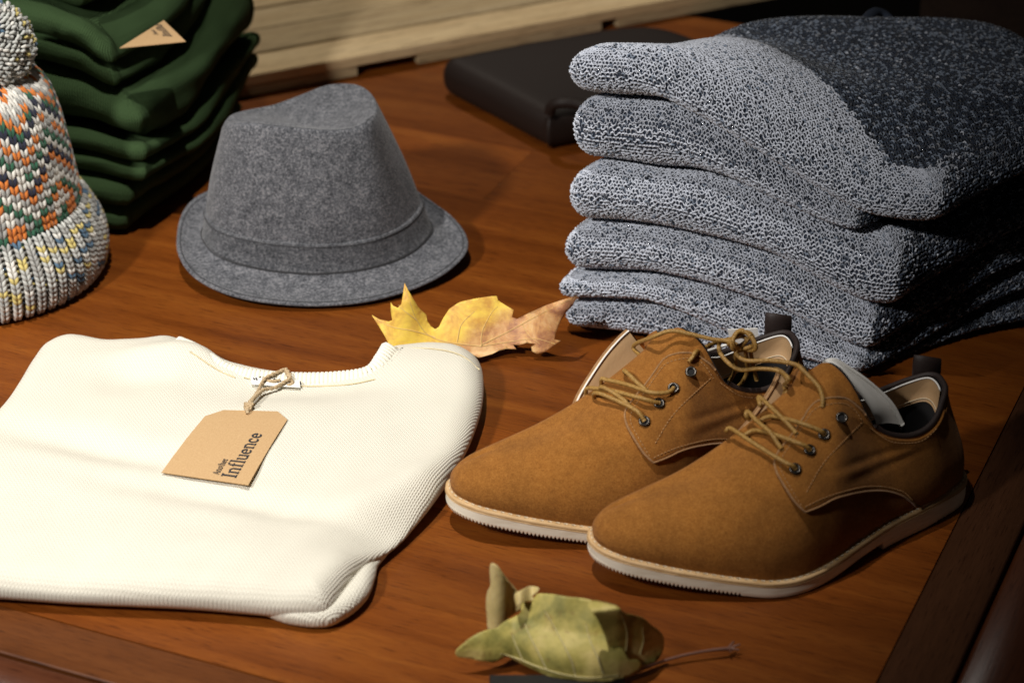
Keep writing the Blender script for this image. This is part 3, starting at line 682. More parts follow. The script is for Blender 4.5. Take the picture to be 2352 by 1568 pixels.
# ------------------------------------------------ bobble beanie
bc = np.array([-.481, 1.936])
bp = [(.004, .110), (.010, .1145), (.025, .1165), (.040, .1145), (.055, .108), (.066, .102)]
body = [(.060, .099), (.074, .0975), (.09, .0955), (.109, .0930), (.126, .0905), (.143, .088), (.160, .084), (.173, .079), (.185, .067), (.194, .046), (.199, .022), (.2, .004)]
bean = thing('bobble_hat', 'chunky knitted beanie in orange, green, navy and white with grey ribbed cuff', 'beanie', (*bc, 0))
bp_ = cat(body, 30); rows = [np.stack([bc[0]+(r-.003)*np.cos(np.linspace(0, 6.283, 64, endpoint=False)), bc[1]+(r-.003)*np.sin(np.linspace(0, 6.283, 64, endpoint=False)), np.full(64, z)], 1) for z, r in bp_]
M['greyknit'] = mat('grey knit base', (.22, .22, .21), .95)
obj('knit_body', np.vstack(rows), gridf(len(rows), 64, False, True), M['greyknit'], bean)
YC = dict(w=(.80, .78, .72), g=(.42, .42, .40), o=(.74, .22, .035), e=(.030, .135, .075), n=(.018, .022, .05), y=(.75, .62, .22), b=(.09, .17, .26), s=(.58, .59, .56))
pat = ['nengneng', 'eowweowe', 'eoogeoog', 'wgogwgeo', 'wnwwgnww', 'nownooww', 'googeogn', 'oeeoogeo', 'enegwnwo', 'wwgowwgo', 'oowgooeg', 'wwwwogww', 'eowweoww', 'gwwowwgo', 'owgwowew', 'gewgewgo', 'eonweown', 'wgowwgow', 'egwegwge', 'wwgwwgww', 'ggwggwgg', 'gggggggg']
def beanie_colour(i, j, n):
    if rnd.random() < .10: return rnd.choice('wgwg')
    z = abs((i % 8)-4)
    if j < 3: return ('neen', 'eooe', 'eoog')[j][(i//1) % 4] if j else ('e', 'n', 'e', 'g')[i % 4]
    if j > n-5: return 'wg'[(i+j) % 2] if j < n-3 else 'n'
    return 'wongwoewgonwegowneogw'[(z+j) % 21]
def vstitch(mb, p, u, v, nr, w_, h_, colr, rad=.30):
    for sgn in (-1, 1):
        a = p+u*(sgn*w_*.40)+v*(h_*.60)-nr*w_*.05; m_ = p+u*(sgn*w_*.26)+v*(h_*.0)+nr*w_*.22; b = p+u*(sgn*w_*.04)-v*(h_*.60)-nr*w_*.05
        c = cat([a, m_, b], 5); mb.tube(c, np.array([.45, .95, 1.0, .85, .40])*w_*rad, 6, False, False); mb.C.append(np.tile(np.array(colr)*rnd.uniform(.82, 1.08), (30, 1)))
mb = MB(); Lb = np.r_[0, np.cumsum(np.linalg.norm(np.diff(bp_, axis=0), axis=1))]; rh = .0070; nr_ = int(Lb[-1]/rh); ncb = 72
for j in range(nr_):
    l = (j+.5)*rh; z, r = np.interp(l, Lb, bp_[:, 0]), np.interp(l, Lb, bp_[:, 1]); z2, r2 = np.interp(l+.002, Lb, bp_[:, 0]), np.interp(l+.002, Lb, bp_[:, 1])
    cnt = ncb if r > .045 else (28 if r > .02 else 14)
    for i in range(cnt):
        th = 2*math.pi*(i+.0)/cnt
        if math.sin(th) > .75: continue
        er = np.array([math.cos(th), math.sin(th), 0]); u = np.array([-math.sin(th), math.cos(th), 0]); v = np.array([er[0]*(r2-r), er[1]*(r2-r), z2-z]); v /= np.linalg.norm(v); nr = np.cross(u, v)
        p = np.array([bc[0]+r*er[0], bc[1]+r*er[1], z])
        ch = beanie_colour(i, j, nr_); w_ = 2*math.pi*r/cnt
        vstitch(mb, p, u, v, nr, w_, rh*1.55, YC[ch], .25)
mb.build('knit_stitches', M['yarn'], bean, kind='stuff')
cf_ = cat(bp, 24); rows = [np.stack([bc[0]+(r-.002+dr)*np.cos(np.linspace(0, 6.283, 96, endpoint=False)), bc[1]+(r-.002+dr)*np.sin(np.linspace(0, 6.283, 96, endpoint=False)), np.full(96, z)], 1) for z, r, dr in [(.002, .100, 0)]+[(z, r, -.001) for z, r in cf_]+[(.062, .090, 0)]]
cuff = obj('ribbed_cuff', np.vstack(rows), gridf(len(rows), 96, False, True), M['greyknit'], bean)
mb = MB(); Lb = np.r_[0, np.cumsum(np.linalg.norm(np.diff(cf_, axis=0), axis=1))]; rh = .0046; nr_ = int(Lb[-1]/rh)+1; nc_ = 132
for j in range(nr_):
    l = (j+.5)*rh; z, r = np.interp(l, Lb, cf_[:, 0]), np.interp(l, Lb, cf_[:, 1]); z2, r2 = np.interp(l+.002, Lb, cf_[:, 0]), np.interp(l+.002, Lb, cf_[:, 1])
    for i in range(nc_):
        th = 2*math.pi*i/nc_
        if math.sin(th) > .75: continue
        knitc = i % 2 == 0; rr_ = r+(.0022 if knitc else -.0018)
        er = np.array([math.cos(th), math.sin(th), 0]); u = np.array([-math.sin(th), math.cos(th), 0]); v = np.array([er[0]*(r2-r), er[1]*(r2-r), z2-z+1e-6]); v /= np.linalg.norm(v); nr = np.cross(u, v)
        p = np.array([bc[0]+rr_*er[0], bc[1]+rr_*er[1], z]); w_ = 2*math.pi*r/nc_*(1.45 if knitc else 1.0)
        q = rnd.random(); cc = YC['y'] if q < .16 else YC['b'] if q < .27 else YC['w'] if q < .40 else YC['s'] if q < .8 else YC['g']
        if knitc: vstitch(mb, p, u, v, nr, w_, rh*1.5, cc, .23)
        else:
            c = cat([p-u*w_*.6, p+nr*w_*.2+v*.0006, p+u*w_*.6], 4); mb.tube(c, w_*.26, 5, False, False); mb.C.append(np.tile(np.array(cc)*.9, (20, 1)))
mb.build('cuff_stitches', M['yarn'], cuff, kind='stuff')
pc = PY(-34, 110, 1.936); R_ = .041; mb = MB()
V, f = tube([pc-[0, 0, R_*.8], pc-[0, 0, R_*.4], pc, pc+[0, 0, R_*.4], pc+[0, 0, R_*.8]], [.012, .026, .030, .026, .012], 16); pom = obj('pompom', V, f, M['greyknit'], bean)
ga = math.pi*(3-5**.5)
NPM = 1000
for i in range(NPM):
    zz = 1-2*(i+.5)/NPM; rr_ = math.sqrt(1-zz*zz); d = np.array([rr_*math.cos(ga*i), rr_*math.sin(ga*i), zz]); u = np.cross(d, [0, 0, 1.]); u /= np.linalg.norm(u)+1e-9; v = np.cross(d, u)
    q = rnd.random(); cc = YC['w'] if q < .28 else YC['y'] if q < .36 else YC['b'] if q < .40 else YC['s']
    p = pc+d*R_*rnd.uniform(.93, 1.03); a_ = rnd.gauss(0, .35); u2 = u*math.cos(a_)+v*math.sin(a_)
    c = cat([p-u2*.0030-d*.001, p+d*.0014, p+u2*.0030-d*.001], 5); mb.tube(c, np.array([.6, 1, 1.1, 1, .6])*.0014, 6, False, False); mb.C.append(np.tile(np.array(cc)*rnd.uniform(.75, 1.05), (30, 1)))
mb.build('pompom_yarn', M['yarn'], pom, kind='stuff')
# ------------------------------------------------ green sweaters, back left
gA = P(307, 545)[:2]; gs_ = np.array([math.cos(math.radians(73)), math.sin(math.radians(73))]); gf_ = np.array([gs_[1], -gs_[0]])
glabs = ['topmost green ribbed sweater of the back left pile, under the kraft tag', 'second green sweater from the top of the back left pile', 'green sweater in the middle of the back left pile, five high', 'second green sweater from the bottom of the back left pile', 'bottom green sweater of the back left pile, lying on the table']
NG = 5; TH_ = .0545
for k in range(NG):                          # k = 0 is the top one
    lv = NG-1-k; LZ = [0, .044, .092, .148, .208, .280]; z0_, z1_ = LZ[lv], LZ[lv+1]
    off = (-.042, -.012, .010, .012, .0)[k]; back = (.185, .235, .272, .285, .275)[k]; fo = (-.045, -.030, -.022, -.012, 0)[k]
    A = gA+gf_*(off)+gs_*(.0-fo*.6); 
    B1 = A+gs_*back; W_ = .30
    out = [A+gs_*.012, A+gs_*back*.4+gf_*.006, A+gs_*back*.75+gf_*.002, B1+gf_*(-.008), B1-gf_*.02+gs_*.004, B1-gf_*W_*.5, B1-gf_*W_, A-gf_*W_, A-gf_*W_*.5-gs_*.004, A-gf_*.03-gs_*.004, A-gf_*.006-gs_*.001]
    def mkz(zz, seed, amp, ph):
        def z(x, y):
            d = (x-gA[0])*gs_[0]+(y-gA[1])*gs_[1]; f = (x-gA[0])*gf_[0]+(y-gA[1])*gf_[1]
            return np.maximum(zz+amp*(1.3*np.sin(d/.05+ph)+.9*snoise(x, y, seed, 30)+.28*snoise(x, y, seed+9, 115)+.8*np.sin(f/.05+d/.07+ph))-.022*(zz/.27)*np.exp(-((f+.0)/.06)**2-((d-.0)/.09)**2)-.02*(zz/.27)*np.exp(-((f)/.03)**2), .0008)
        return z
    zt = mkz(z1_, 40+lv, .0058 if k else .008, lv*.55+1.3); zb = mkz(z0_+.002, 39+lv, .0058 if lv else 0, (lv-1)*.55+1.3)
    if k == 0:
        z_old = zt
        zt = lambda x, y, zo=z_old: zo(x, y)+.012*np.clip(((x-gA[0])*-gf_[0]+(y-gA[1])*-gf_[1]-.03)/.12, 0, 1)
    n, K = 300, 31
    V, Fc, Bq, Nq, G, s_ = puffy(out, zb, zt, .026 if k in (0, 2) else .020, n=n, K=K, lobes=(None, 2, None, 2, 2)[k], rings=24, wob=.35, seed=k*2.1)
    # sway of the folded layers
    tau = (V[:, 2]-z0_)/TH_
    V[:, :2] += gf_*(.004*np.sin(V[:, 2:3]/.017+k+((V[:, :2]-gA)@gs_)[:, None]/.05))
    V[:, :2] += gf_*(.0022*snoise(V[:, 2]*3+V[:, 0], V[:, 1], 61+k, 60))[:, None]+gs_*(.0016*snoise(V[:, 2]*3+V[:, 1], V[:, 0], 71+k, 75))[:, None]
    low = 3; U = np.zeros((len(V), 2)); rows = V.reshape(-1, n, 3); UU = np.zeros((len(rows), n, 2))
    UU[:, :, 0] = s_[None, :]; ar = np.r_[0, np.cumsum(np.linalg.norm(np.diff(rows, axis=0), axis=2).mean(1))]; UU[:, :, 1] = ar[:, None]
    UU[low+K:, :, 0] = (rows[low+K:, :, :2]-gA)@gf_; UU[low+K:, :, 1] = (rows[low+K:, :, :2]-gA)@gs_
    m_ = thing('folded_sweater', glabs[k], 'sweater', (*(A-gf_*.1+gs_*.1), z0_), 'green sweaters in the back left pile')
    go = obj('knit_body', V, Fc, M['greenknit'], m_, uv=UU.reshape(-1, 2))
    if k == 0: bvg = BVHTree.FromPolygons([Vector(v) for v in V.tolist()], [list(map(int, f)) for f in Fc])
# kraft tag poking out of the green pile
tg_ = thing('price_tag', 'kraft card tag with dark lettering sticking out of the green sweater pile', 'price tag', tuple(PY(370, 90, 2.03)))
ga_, gb_, gc_ = PY(275, 110, 2.012), PY(376, 47, 2.06), PY(426, 95, 1.995)
gn = np.cross(gc_-ga_, gb_-ga_); gn /= np.linalg.norm(gn)
if gn[2] < 0: gn = -gn
Vt = np.array([ga_, gc_, gb_]); V = np.vstack([Vt, Vt-gn*.0008])
cdg = obj('card', V, [[0, 1, 2], [5, 4, 3], [0, 3, 4, 1], [1, 4, 5, 2], [2, 5, 3, 0]], M['kraft'], tg_, smooth=False)
def PP(x, y, o): # point of the card plane seen at x, y
    d = ray(x, y); c = np.array([0, 0, CH]); t_ = ((ga_-c)@gn)/(d@gn); return c+d*t_+gn*o
o_, ux_, uy_ = PP(396, 92, 0), PP(360, 58, 0)-PP(396, 92, 0), None
ux_ = (PP(376, 54, 0)-PP(405, 84, 0)); uy_ = (PP(345, 88, 0)-PP(398, 90, 0))
mb = MB(); f_ = lambda x, y, o: PP(403, 86, 0)+ux_*x+uy_*y+gn*(o+.0002)
print_on(f_, 'Influ', .0, .12, .95, .26, mb); print_on(f_, 'Ano', .1, .66, .4, .14, mb)
mb.build('lettering', M['ink'], cdg, smooth=False)
# ------------------------------------------------ black leather case
ca, cb = P(1000, 214)[:2], P(1262, 352)[:2]; d1 = (cb-ca)/np.linalg.norm(cb-ca); d2 = np.array([math.cos(math.radians(26)), math.sin(math.radians(26))])
Lc = np.linalg.norm(cb-ca)
out = [ca+d1*.03, ca+d1*Lc*.5, cb-d1*.012, cb+d2*.012, cb+d2*.15, cb+d2*.22, cb+d2*.25-d1*.03, ca+d2*.255+d1*.05, ca+d2*.225+d1*.008, ca+d2*.13, ca+d2*.03, ca+(d1+d2)*.006]
V, Fc, *_r = puffy(out, lambda x, y: 0*x+.0006, lambda x, y: .041+0*x+.0022*snoise(x, y, 3, 22), .018, n=200, K=15, exp=2.4, rings=12)
case = thing('leather_case', 'dark brown padded leather case lying flat behind the marled stack', 'case', (*((ca+cb)/2), 0))
bdy = obj('case_body', V, Fc, M['leather'], case)
hp = cat([P(1262, 262, .040), P(1268, 244, .050), P(1290, 236, .056), P(1330, 240, .055), P(1400, 262, .048)], 24)
V, f = tube(hp, .0055, 8); V = np.array(V); obj('strap_handle', V, f, M['leather'], case)
# ------------------------------------------------ pale pine pallet behind
pa, pb = P(598, 221), P(1003, 146); p1 = (pb-pa)/np.linalg.norm(pb-pa); p2 = np.array([-p1[1], p1[0], 0]); 
pal = thing('pine_pallet', 'pale pine slatted pallet lying across the table behind the hat', 'pallet', tuple(pa+p1*.2+p2*.1))
def slab(name, x0, x1, y0, y1, z0_, z1_, m, par, base=pa, bev=.0012):
    V, f = box(base+p1*x0+p2*y0+az*z0_, p1*(x1-x0), p2*(y1-y0), az*(z1_-z0_), bev); V = np.array(V); mid = V.mean(0); Rm = np.stack([p1, p2, az])
    o = obj(name, (V-mid)@Rm.T, f, m, None, smooth=False); o.matrix_world = Matrix([[*Rm.T[0], mid[0]], [*Rm.T[1], mid[1]], [*Rm.T[2], mid[2]], [0, 0, 0, 1]])
    if par: o.parent = par; o.location = mid-wloc(par)
    return o
yy = 0.
for i, wd in enumerate((.055, .062, .058, .060, .050)):
    slab('slat', -.34, .92+.03*(i % 2), yy+.0022, yy+wd-.0022, .012, .024+.0008*(i % 2), M['pale'], pal); yy += wd
for x0, x1 in ((-.30, .11), (.180, .40), (.42, .68)): slab('runner', x0, x1, .003, .28, .0006, .0118, M['pale'], pal)
slab('cross_batten', .50, .545, .05, .40, .0255, .052, M['endgrain'], pal)
slab('cross_batten', .50, .90, .285, .34, .0012, .030, M['pale'], pal)
# dark shelf unit and walls beyond, all out of focus
def dbox(name, A, X, Y, Z, m, par=None, **k):
    V, f = box(A, X, Y, Z, .002); return obj(name, V, f, m, par, smooth=False, **k)
sh = thing('dark_shelf', 'dark low shelf with pale packets at the top left behind the pine pallet', 'shelf', tuple(pa+p2*.42))
b0 = pa+p2*.345-p1*.55
dbox('shelf_body', b0+az*-.02, p1*.9, p2*.4, az*.03, M['darkwall'], sh)
dbox('shelf_back', b0+p2*.38+az*-.3, p1*2.2, p2*.03, az*.7, M['darkwall'], sh)
M['paper'] = mat('pale packet', (.46, .44, .38), .7)
for x0, x1 in ((.28, .42), (.455, .60), (.65, .72)): 
    t_ = thing('paper_packet', {.28: 'pale paper packet at the very top left of the picture', .455: 'middle pale packet on the dark shelf above the pine pallet', .65: 'smallest pale packet on the dark shelf, right end'}[x0], 'packet', tuple(b0+p1*x0+p2*.11+az*.012), 'packets on the dark shelf')
    dbox('wrapper', b0+p1*x0+p2*.11+az*.0125, p1*(x1-x0), p2*.10, az*.02, M['paper'], t_)
cbn = thing('dark_cabinet', 'very dark wooden cabinet standing behind the tall marled stack', 'cabinet', (.75, 2.45, 0))
dbox('cabinet_front', (.42, 2.36, .0006), (.9, -.18, 0), (.06, .3, 0), (0, 0, .42), M['darkwall'], cbn)
dbox('plinth', (.41, 2.345, .0006), (.92, -.184, 0), (.004, .02, 0), (0, 0, .05), M['darkwall'], cbn)
# ------------------------------------------------ derby shoes
def shoe_shape():
    near = [(.0545,1.4650),(.0560,1.4555),(.0616,1.4457),(.073,1.4365),(.0881,1.4313),(.1149,1.4268),(.1419,1.4250),(.1688,1.4243),(.1889,1.4258),(.2098,1.4335),(.2317,1.4497),(.2546,1.4712),(.28,1.4945),(.3101,1.5183),(.3348,1.5414),(.3425,1.556)]
    far = [(.3415,1.570),(.331,1.583),(.312,1.589),(.285,1.580),(.25,1.560),(.20,1.540),(.15,1.524),(.11,1.510),(.082,1.496),(.063,1.482),(.0565,1.474)]
    return near, far
near, far = shoe_shape()
NS = 480
OUT = cat(near+far, NS, True); OUT = OUT if np.sum(OUT[:, 0]*np.roll(OUT[:, 1], -1)-np.roll(OUT[:, 0], -1)*OUT[:, 1]) > 0 else OUT[::-1]
ON = inward(OUT)
for _ in range(8): ON = np.roll(ON, 1, 0)+ON+np.roll(ON, -1, 0)
ON /= np.linalg.norm(ON, axis=1)[:, None]
AXD = np.array([.923, .385]); T0 = np.array([.0545, 1.466])
def along(p): return (p-T0)@AXD
S_ = along(OUT)                                # 0 toe .. .29 heel
zb_f = smooth_interp([(0, .0165), (.02, .0135), (.045, .0095), (.075, .005), (.10, .0015), (.12, .0006), (.15, .0008), (.17, .003), (.19, .0055), (.207, .0065), (.30, .0065)], .008)
zt_f = smooth_interp([(0, .031), (.02, .028), (.045, .0235), (.075, .0185), (.10, .0150), (.12, .0140), (.15, .0145), (.17, .0165), (.19, .0185), (.215, .0200), (.25, .0205), (.30, .0205)], .008)
zb = zb_f(S_); heel_x = .2085; zb = np.where(S_ > heel_x, .0006, zb)
RGL = [(.0800,1.4730,.0500), (.0950,1.4765,.0555), (.120,1.484,.0615), (.145,1.4915,.0700), (.165,1.500,.0800), (.185,1.513,.0925), (.203,1.528,.1055), (.2135,1.540,.1135)]
def make_shoe(label, dpos, mirror=None):
    shoe = thing('derby_shoe', label, 'shoe', (.2+dpos[0], 1.5+dpos[1], 0), 'pair of tan suede derby shoes')
    D3 = np.array([dpos[0], dpos[1], 0])
    def O(name, V, f, m, par=shoe, **k): return obj(name, np.asarray(V)+D3, f, m, par, **k)
    zt = zt_f(S_); th = zt-zb
    teeth = ((np.arange(NS)) % 2 == 0) & (((S_ < .085)) | (S_ > .265))
    zbt = zb+np.where(teeth, .0020, 0)
    wz = zt-.0034                                # where white rubber meets tan welt
    ring = []
    def R(ins, z): return np.c_[OUT+ON*ins, z]
    sole = [R(.03, zb+.001), R(.0035, zbt), R(.0012, zbt+.0001), R(.0004, zbt+.0012), R(-.0002, zb+(wz-zb)*.35), R(0, zb+(wz-zb)*.75), R(.0002, wz-.0003), R(.0008, wz), R(.02, wz)]
    V = np.vstack(sole+[np.array([[.19, 1.50, .012]])]); nb = len(sole); f = gridf(nb, NS, False, True).tolist()
    so = O('sole', V, f, M['sole'], smooth=False)
    b_ = [R(.03, zb+.001)]; c_ = np.array([*OUT.mean(0), 0])
    low = np.vstack([R(.03, zb+.001), np.c_[c_[:2]+(OUT-c_[:2])*.15, zb*0+zb+.001]]); O('outsole_bottom', low, gridf(2, NS, False, True), M['sole'], so)
    wl = [R(.004, wz), R(.0004, wz+.0001), R(-.0004, wz+.0009), R(-.0004, zt-.0012), R(.0004, zt-.0003), R(.0016, zt), R(.009, zt-.0002)]
    we = O('welt', np.vstack(wl), gridf(len(wl), NS, False, True), M['welt'])
    g_ = R(-.0002, wz+.0001); vv, ff = tube(g_, .00055, 5, True); O('welt_groove', vv, ff, M['welt'], we)
    mb = MB()                                   # welt stitching
    Ls = R(.0021, zt+.0003)
    for i in range(0, NS, 4): mb.tube(np.array([Ls[i], (Ls[i]+Ls[(i+2) % NS])/2+[0, 0, .0003], Ls[(i+2) % NS]]), .00038, 5)
    mb.build('welt_stitching', M['whitethread'], we, kind='stuff') if False else O('welt_stitching', np.vstack(mb.V), mb.F, M['whitethread'], we, kind='stuff')
    # upper shell: base line just inside the welt, top line = ridge in front, collar behind
    Bs = R(.0040, zt-.001)
    ridge = [(.046, 1.00), ]
    RG = cat(RGL if mirror else [(.0800,1.4730,.0500), (.0950,1.4765,.0555), (.120,1.484,.0615), (.145,1.4915,.0700), (.165,1.500,.0815), (.185,1.513,.0970), (.203,1.528,.1115), (.2135,1.540,.1200)], 120)
    _rg = cat([(.0800,1.4730,.0500), (.0950,1.4765,.0555), (.120,1.484,.0615), (.145,1.4915,.0700), (.165,1.500,.0815), (.185,1.513,.0975), (.203,1.527,.1120), (.2150,1.538,.1215)], 120)
    tl = 20 if mirror else 0
    tt_near = [PY(1890,833+tl,1.536), PY(1915,840+tl*.9,1.530), PY(1942,866+tl*.6,1.521), PY(1967,904+tl*.2,1.515), PY(1990,952,1.513), PY(2013,986,1.513), PY(2043,1001,1.515), PY(2075,1006,1.519), PY(2105,1002,1.524), PY(2135,987,1.531), PY(2156,962,1.541), PY(2170,925,1.556), PY(2176,888,1.572)]
    tt_far = [np.array([.318, 1.590, .0905]), np.array([.300, 1.592, .085]), np.array([.280, 1.585, .081]), np.array([.262, 1.577, .080]), np.array([.244, 1.570, .086]), np.array([.228, 1.567, .099]), PY(1812,872+tl*.5,1.562), PY(1822,852+tl*.8,1.557), PY(1842,838+tl,1.550)]
    TC = np.vstack([RG[-1:], np.array(tt_near), np.array(tt_far), RG[-1:]])
    iN = int(np.argmin(np.linalg.norm(OUT-np.array([.0545, 1.466]), axis=1))); 
    Tn = np.zeros((NS, 3)); W = np.zeros(NS)
    # order: start at toe, near side first
    order = (iN+np.arange(NS)) % NS
    if OUT[order[40]][1] > OUT[order[0]][1]: order = (iN-np.arange(NS)) % NS
    Bo = Bs[order]; s0 = along(Bo[:, :2]); arc = np.r_[0, np.cumsum(np.linalg.norm(np.diff(Bo[:, :2], axis=0), axis=1))]; tot = arc[-1]
    # fractions of the base perimeter that belong to the ridge on each side
    sb_ = .150; h_ = int(np.argmax(s0)); i1 = int(np.argmin(np.abs(s0[:h_]-sb_))); i2 = h_+int(np.argmin(np.abs(s0[h_:]-sb_)))
    No = ON[order]
    def seg(lo, hi, k):
        q = np.linspace(arc[lo], arc[hi] if hi < NS else tot, k, endpoint=False); return np.stack([np.interp(q, arc, Bo[:, c]) for c in range(3)], 1), np.stack([np.interp(q, arc, No[:, c]) for c in range(2)], 1)
    a_, b_, c_ = seg(0, i1, 150), seg(i1, i2, 180), seg(i2, NS, 150)
    Bo = np.vstack([a_[0], b_[0], c_[0]]); No = np.vstack([a_[1], b_[1], c_[1]]); s0 = along(Bo[:, :2]); i1, i2 = 150, 330
    colN = cat(TC, i2-i1+1)
    for i in range(NS):
        if i < i1: t_ = (i/150)**.85; Tn[i] = RG[int(min(t_, 1)*119)] if False else [np.interp(t_*119, np.arange(120), RG[:, k]) for k in range(3)]
        elif i <= i2: Tn[i] = colN[i-i1]; W[i] = 1
        else: t_ = ((NS-i)/150)**.85; Tn[i] = [np.interp(t_*119, np.arange(120), RG[:, k]) for k in range(3)]
    nC = len(colN); e_ = np.arange(NS); W = np.clip((e_-i1)/(nC*.16), 0, 1)*np.clip((i2-e_)/(nC*.16), 0, 1); W = W*W*(3-2*W)
    K = 34; rows = []
    Bz = Bo; dT = Tn-Bz; Nn = -np.c_[No, np.zeros(NS)]; hz = dT[:, 2]
    toe_w = np.clip(1-s0/.06, 0, 1)
    hd = np.linalg.norm(dT[:, :2], axis=1)
    P1r = Bz+np.c_[np.zeros((NS, 2)), hz*.62]+Nn*(.0035+.002*toe_w)[:, None]
    P2r = Tn-np.c_[dT[:, :2]*.52, hz*.02]
    P1c = Bz+np.c_[np.zeros((NS, 2)), hz*.35]+Nn*.006; P2c = Tn+np.c_[-dT[:, :2]*.12, -hz*.35]+Nn*.002
    P1 = P1r*(1-W)[:, None]+P1c*W[:, None]; P2 = P2r*(1-W)[:, None]+P2c*W[:, None]
    for k in range(K):
        t_ = k/(K-1); rows.append(((1-t_)**3)*Bz+3*(1-t_)**2*t_*P1+3*(1-t_)*t_*t_*P2+t_**3*Tn)
    A_ = np.array(rows)                         # even out the top of the vamp across and along
    for it in range(60):
        X = np.concatenate([A_[:, 1:150], A_[:, NS-1:NS-150:-1][::-1][1:]], 0)      # (2K-1) x 149 cross sections
        w_ = np.clip((8.5-np.abs(np.arange(len(X))-(K-1)))/6, 0, 1)[1:-1, None, None]
        Y = X.copy(); Y[1:-1] = X[1:-1]*(1-w_*.5)+(X[2:]+X[:-2])*.25*w_
        Y[5:-5, 1:-1] = Y[5:-5, 1:-1]*.8+(Y[5:-5, 2:]+Y[5:-5, :-2])*.1
        A_[:, 1:150] = Y[:K]; A_[:, NS-1:NS-150:-1] = Y[K-1:][::-1]
    rows = list(A_)
    V = np.vstack(rows); fg = gridf(K, NS, False, True)
    # soft creases in the side of the upper
    ss = along(V[:, :2]); zz = V[:, 2]
    # the two halves share one row of points along the instep
    remap = np.arange(len(V)); tr_ = (K-1)*NS
    for i in range(1, 150): remap[tr_+NS-i] = tr_+i
    fg = remap[fg]
    up = O('upper', V, fg, M['suede'])
    bv = BVHTree.FromPolygons([Vector(v) for v in V.tolist()], [list(map(int, q)) for q in fg])
    # lining: from the collar down inside
    ins = colN[8:-8] if False else Tn[i1:i2+1]; Ni = -Nn[i1:i2+1]; cen = np.array([.262, 1.545])
    rin = []
    for dz, q in ((0, .0), (-.0005, .0022), (-.004, .0032), (-.02, .006), (-.045, .008), (-.06, .010)):
        p = ins.copy(); d = cen-p[:, :2]; d /= np.linalg.norm(d, axis=1)[:, None]; p[:, :2] += d*q*1.3; p[:, 2] = np.maximum(p[:, 2]+dz, .026); rin.append(p)
    p = rin[-1].copy(); p[:, 2] = .026; rin.append(p); p = p.copy(); p[:, :2] = cen; rin.append(p)
    O('lining', np.vstack(rin), gridf(len(rin), len(ins)), M['lining'])
    cb0 = int(len(ins)*.235); cb1 = int(len(ins)*.80)
    bnd = ins[cb0:cb1]+np.c_[np.zeros((cb1-cb0, 2)), np.full(cb1-cb0, .0006)]; d = cen-bnd[:, :2]; d /= np.linalg.norm(d, axis=1)[:, None]; bnd[:, :2] += d*.0022
    bnd = cat(bnd[::4], 120)
    vv, ff = tube(bnd, .0024, 8); O('collar_binding', vv, ff, M['binding'])
    # tan heel lining on the far inner side
    h0, h1 = int(len(ins)*.50), int(len(ins)*.80); p0 = ins[h0:h1].copy(); rr = []
    for dz, q in ((-.001, .0052), (-.010, .0056), (-.020, .0068), (-.0205, .0075)):
        p = p0.copy(); d = cen-p[:, :2]; d /= np.linalg.norm(d, axis=1)[:, None]; p[:, :2] += d*(q+.0012); p[:, 2] += dz; rr.append(p)
    O('heel_lining', np.vstack(rr), gridf(4, len(p0)), M['tanlining'])
    vv, ff = tube(rr[0], .0007, 5); O('lining_edge', vv, ff, M['foam'])
    vv, ff = tube(rr[2]+[0, 0, .002], .00035, 5); O('lining_stitching', vv, ff, M['whitethread'])
    def H(x, y, off=0.):
        h = hit(bv, x, y, off)
        for dy in (3, 6, 10, 14, 20):
            if h is None: h = hit(bv, x-dy*.3, y-dy, off)
        if h is None:
            c = Vector((0, 0, CH))+Vector(ray(x, y))*1.77; q = bv.find_nearest(c)
            nr = q[1]; nr = nr if nr.dot(Vector(ray(x, y))) < 0 else -nr; h = np.array(q[0]+nr*off)
        return h
    # near quarter (eyestay and side) laid over the vamp
    left = cat([(1845,1175),(1822,1151),(1800,1116),(1784,1086),(1780,1060),(1791,1038),(1822,999),(1843,969),(1863,938),(1882,923)], 40)
    topc = cat([(1882,923),(1908,916),(1939,917),(1965,930),(1985,951),(1996,974),(2013,990),(2043,1004),(2087,1009),(2121,1000),(2150,974),(2166,938),(2173,895)], 70)
    bot = cat([(1845,1175),(1874,1163),(1917,1142),(1974,1129),(2026,1127),(2065,1136),(2088,1149),(2104,1160),(2130,1150),(2165,1132),(2198,1112)], 70)
    right = cat([(2198,1112),(2203,1070),(2196,1010),(2186,950),(2173,895)], 40)
    GQ = np.zeros((70, 40, 2))
    for i in range(70):
        u_ = i/69
        for j in range(40):
            v_ = j/39
            GQ[i, j] = (1-v_)*bot[i]+v_*topc[i]+(1-u_)*left[j]+u_*right[j]-((1-u_)*(1-v_)*bot[0]+u_*(1-v_)*bot[-1]+(1-u_)*v_*topc[0]+u_*v_*topc[-1])
    Q0 = np.zeros((70, 40, 3))
    for i in range(70):
        fade = 1-max(0, (i/69-.80)/.2)**1.5
        for j in range(40):
            x, y = GQ[i, j]
            # creases running from the eyestay to the heel
            cr_ = 0
            for (xa, ya, xb, yb, wd, am) in ((1905,1085,2085,1020,9,-.0010),(1930,1118,2120,1030,8,-.0009),(1900,1100,2100,1026,8,.0007)):
                d_ = np.array([xb-xa, yb-ya]); L_ = np.linalg.norm(d_); q = ((x-xa)*d_[0]+(y-ya)*d_[1])/L_; r_ = ((x-xa)*-d_[1]+(y-ya)*d_[0])/L_
                cr_ += am*math.exp(-(r_/wd)**2)*(math.exp(-((q-L_/2)/(L_*.45))**4))
            bulge_ = .0008*math.exp(-((i/69-.1)/.12)**2)*math.exp(-(j/39/.2)**2)
            Q0[i, j] = H(x, y, (.0021+bulge_)*fade+.0003+cr_*fade*.9)
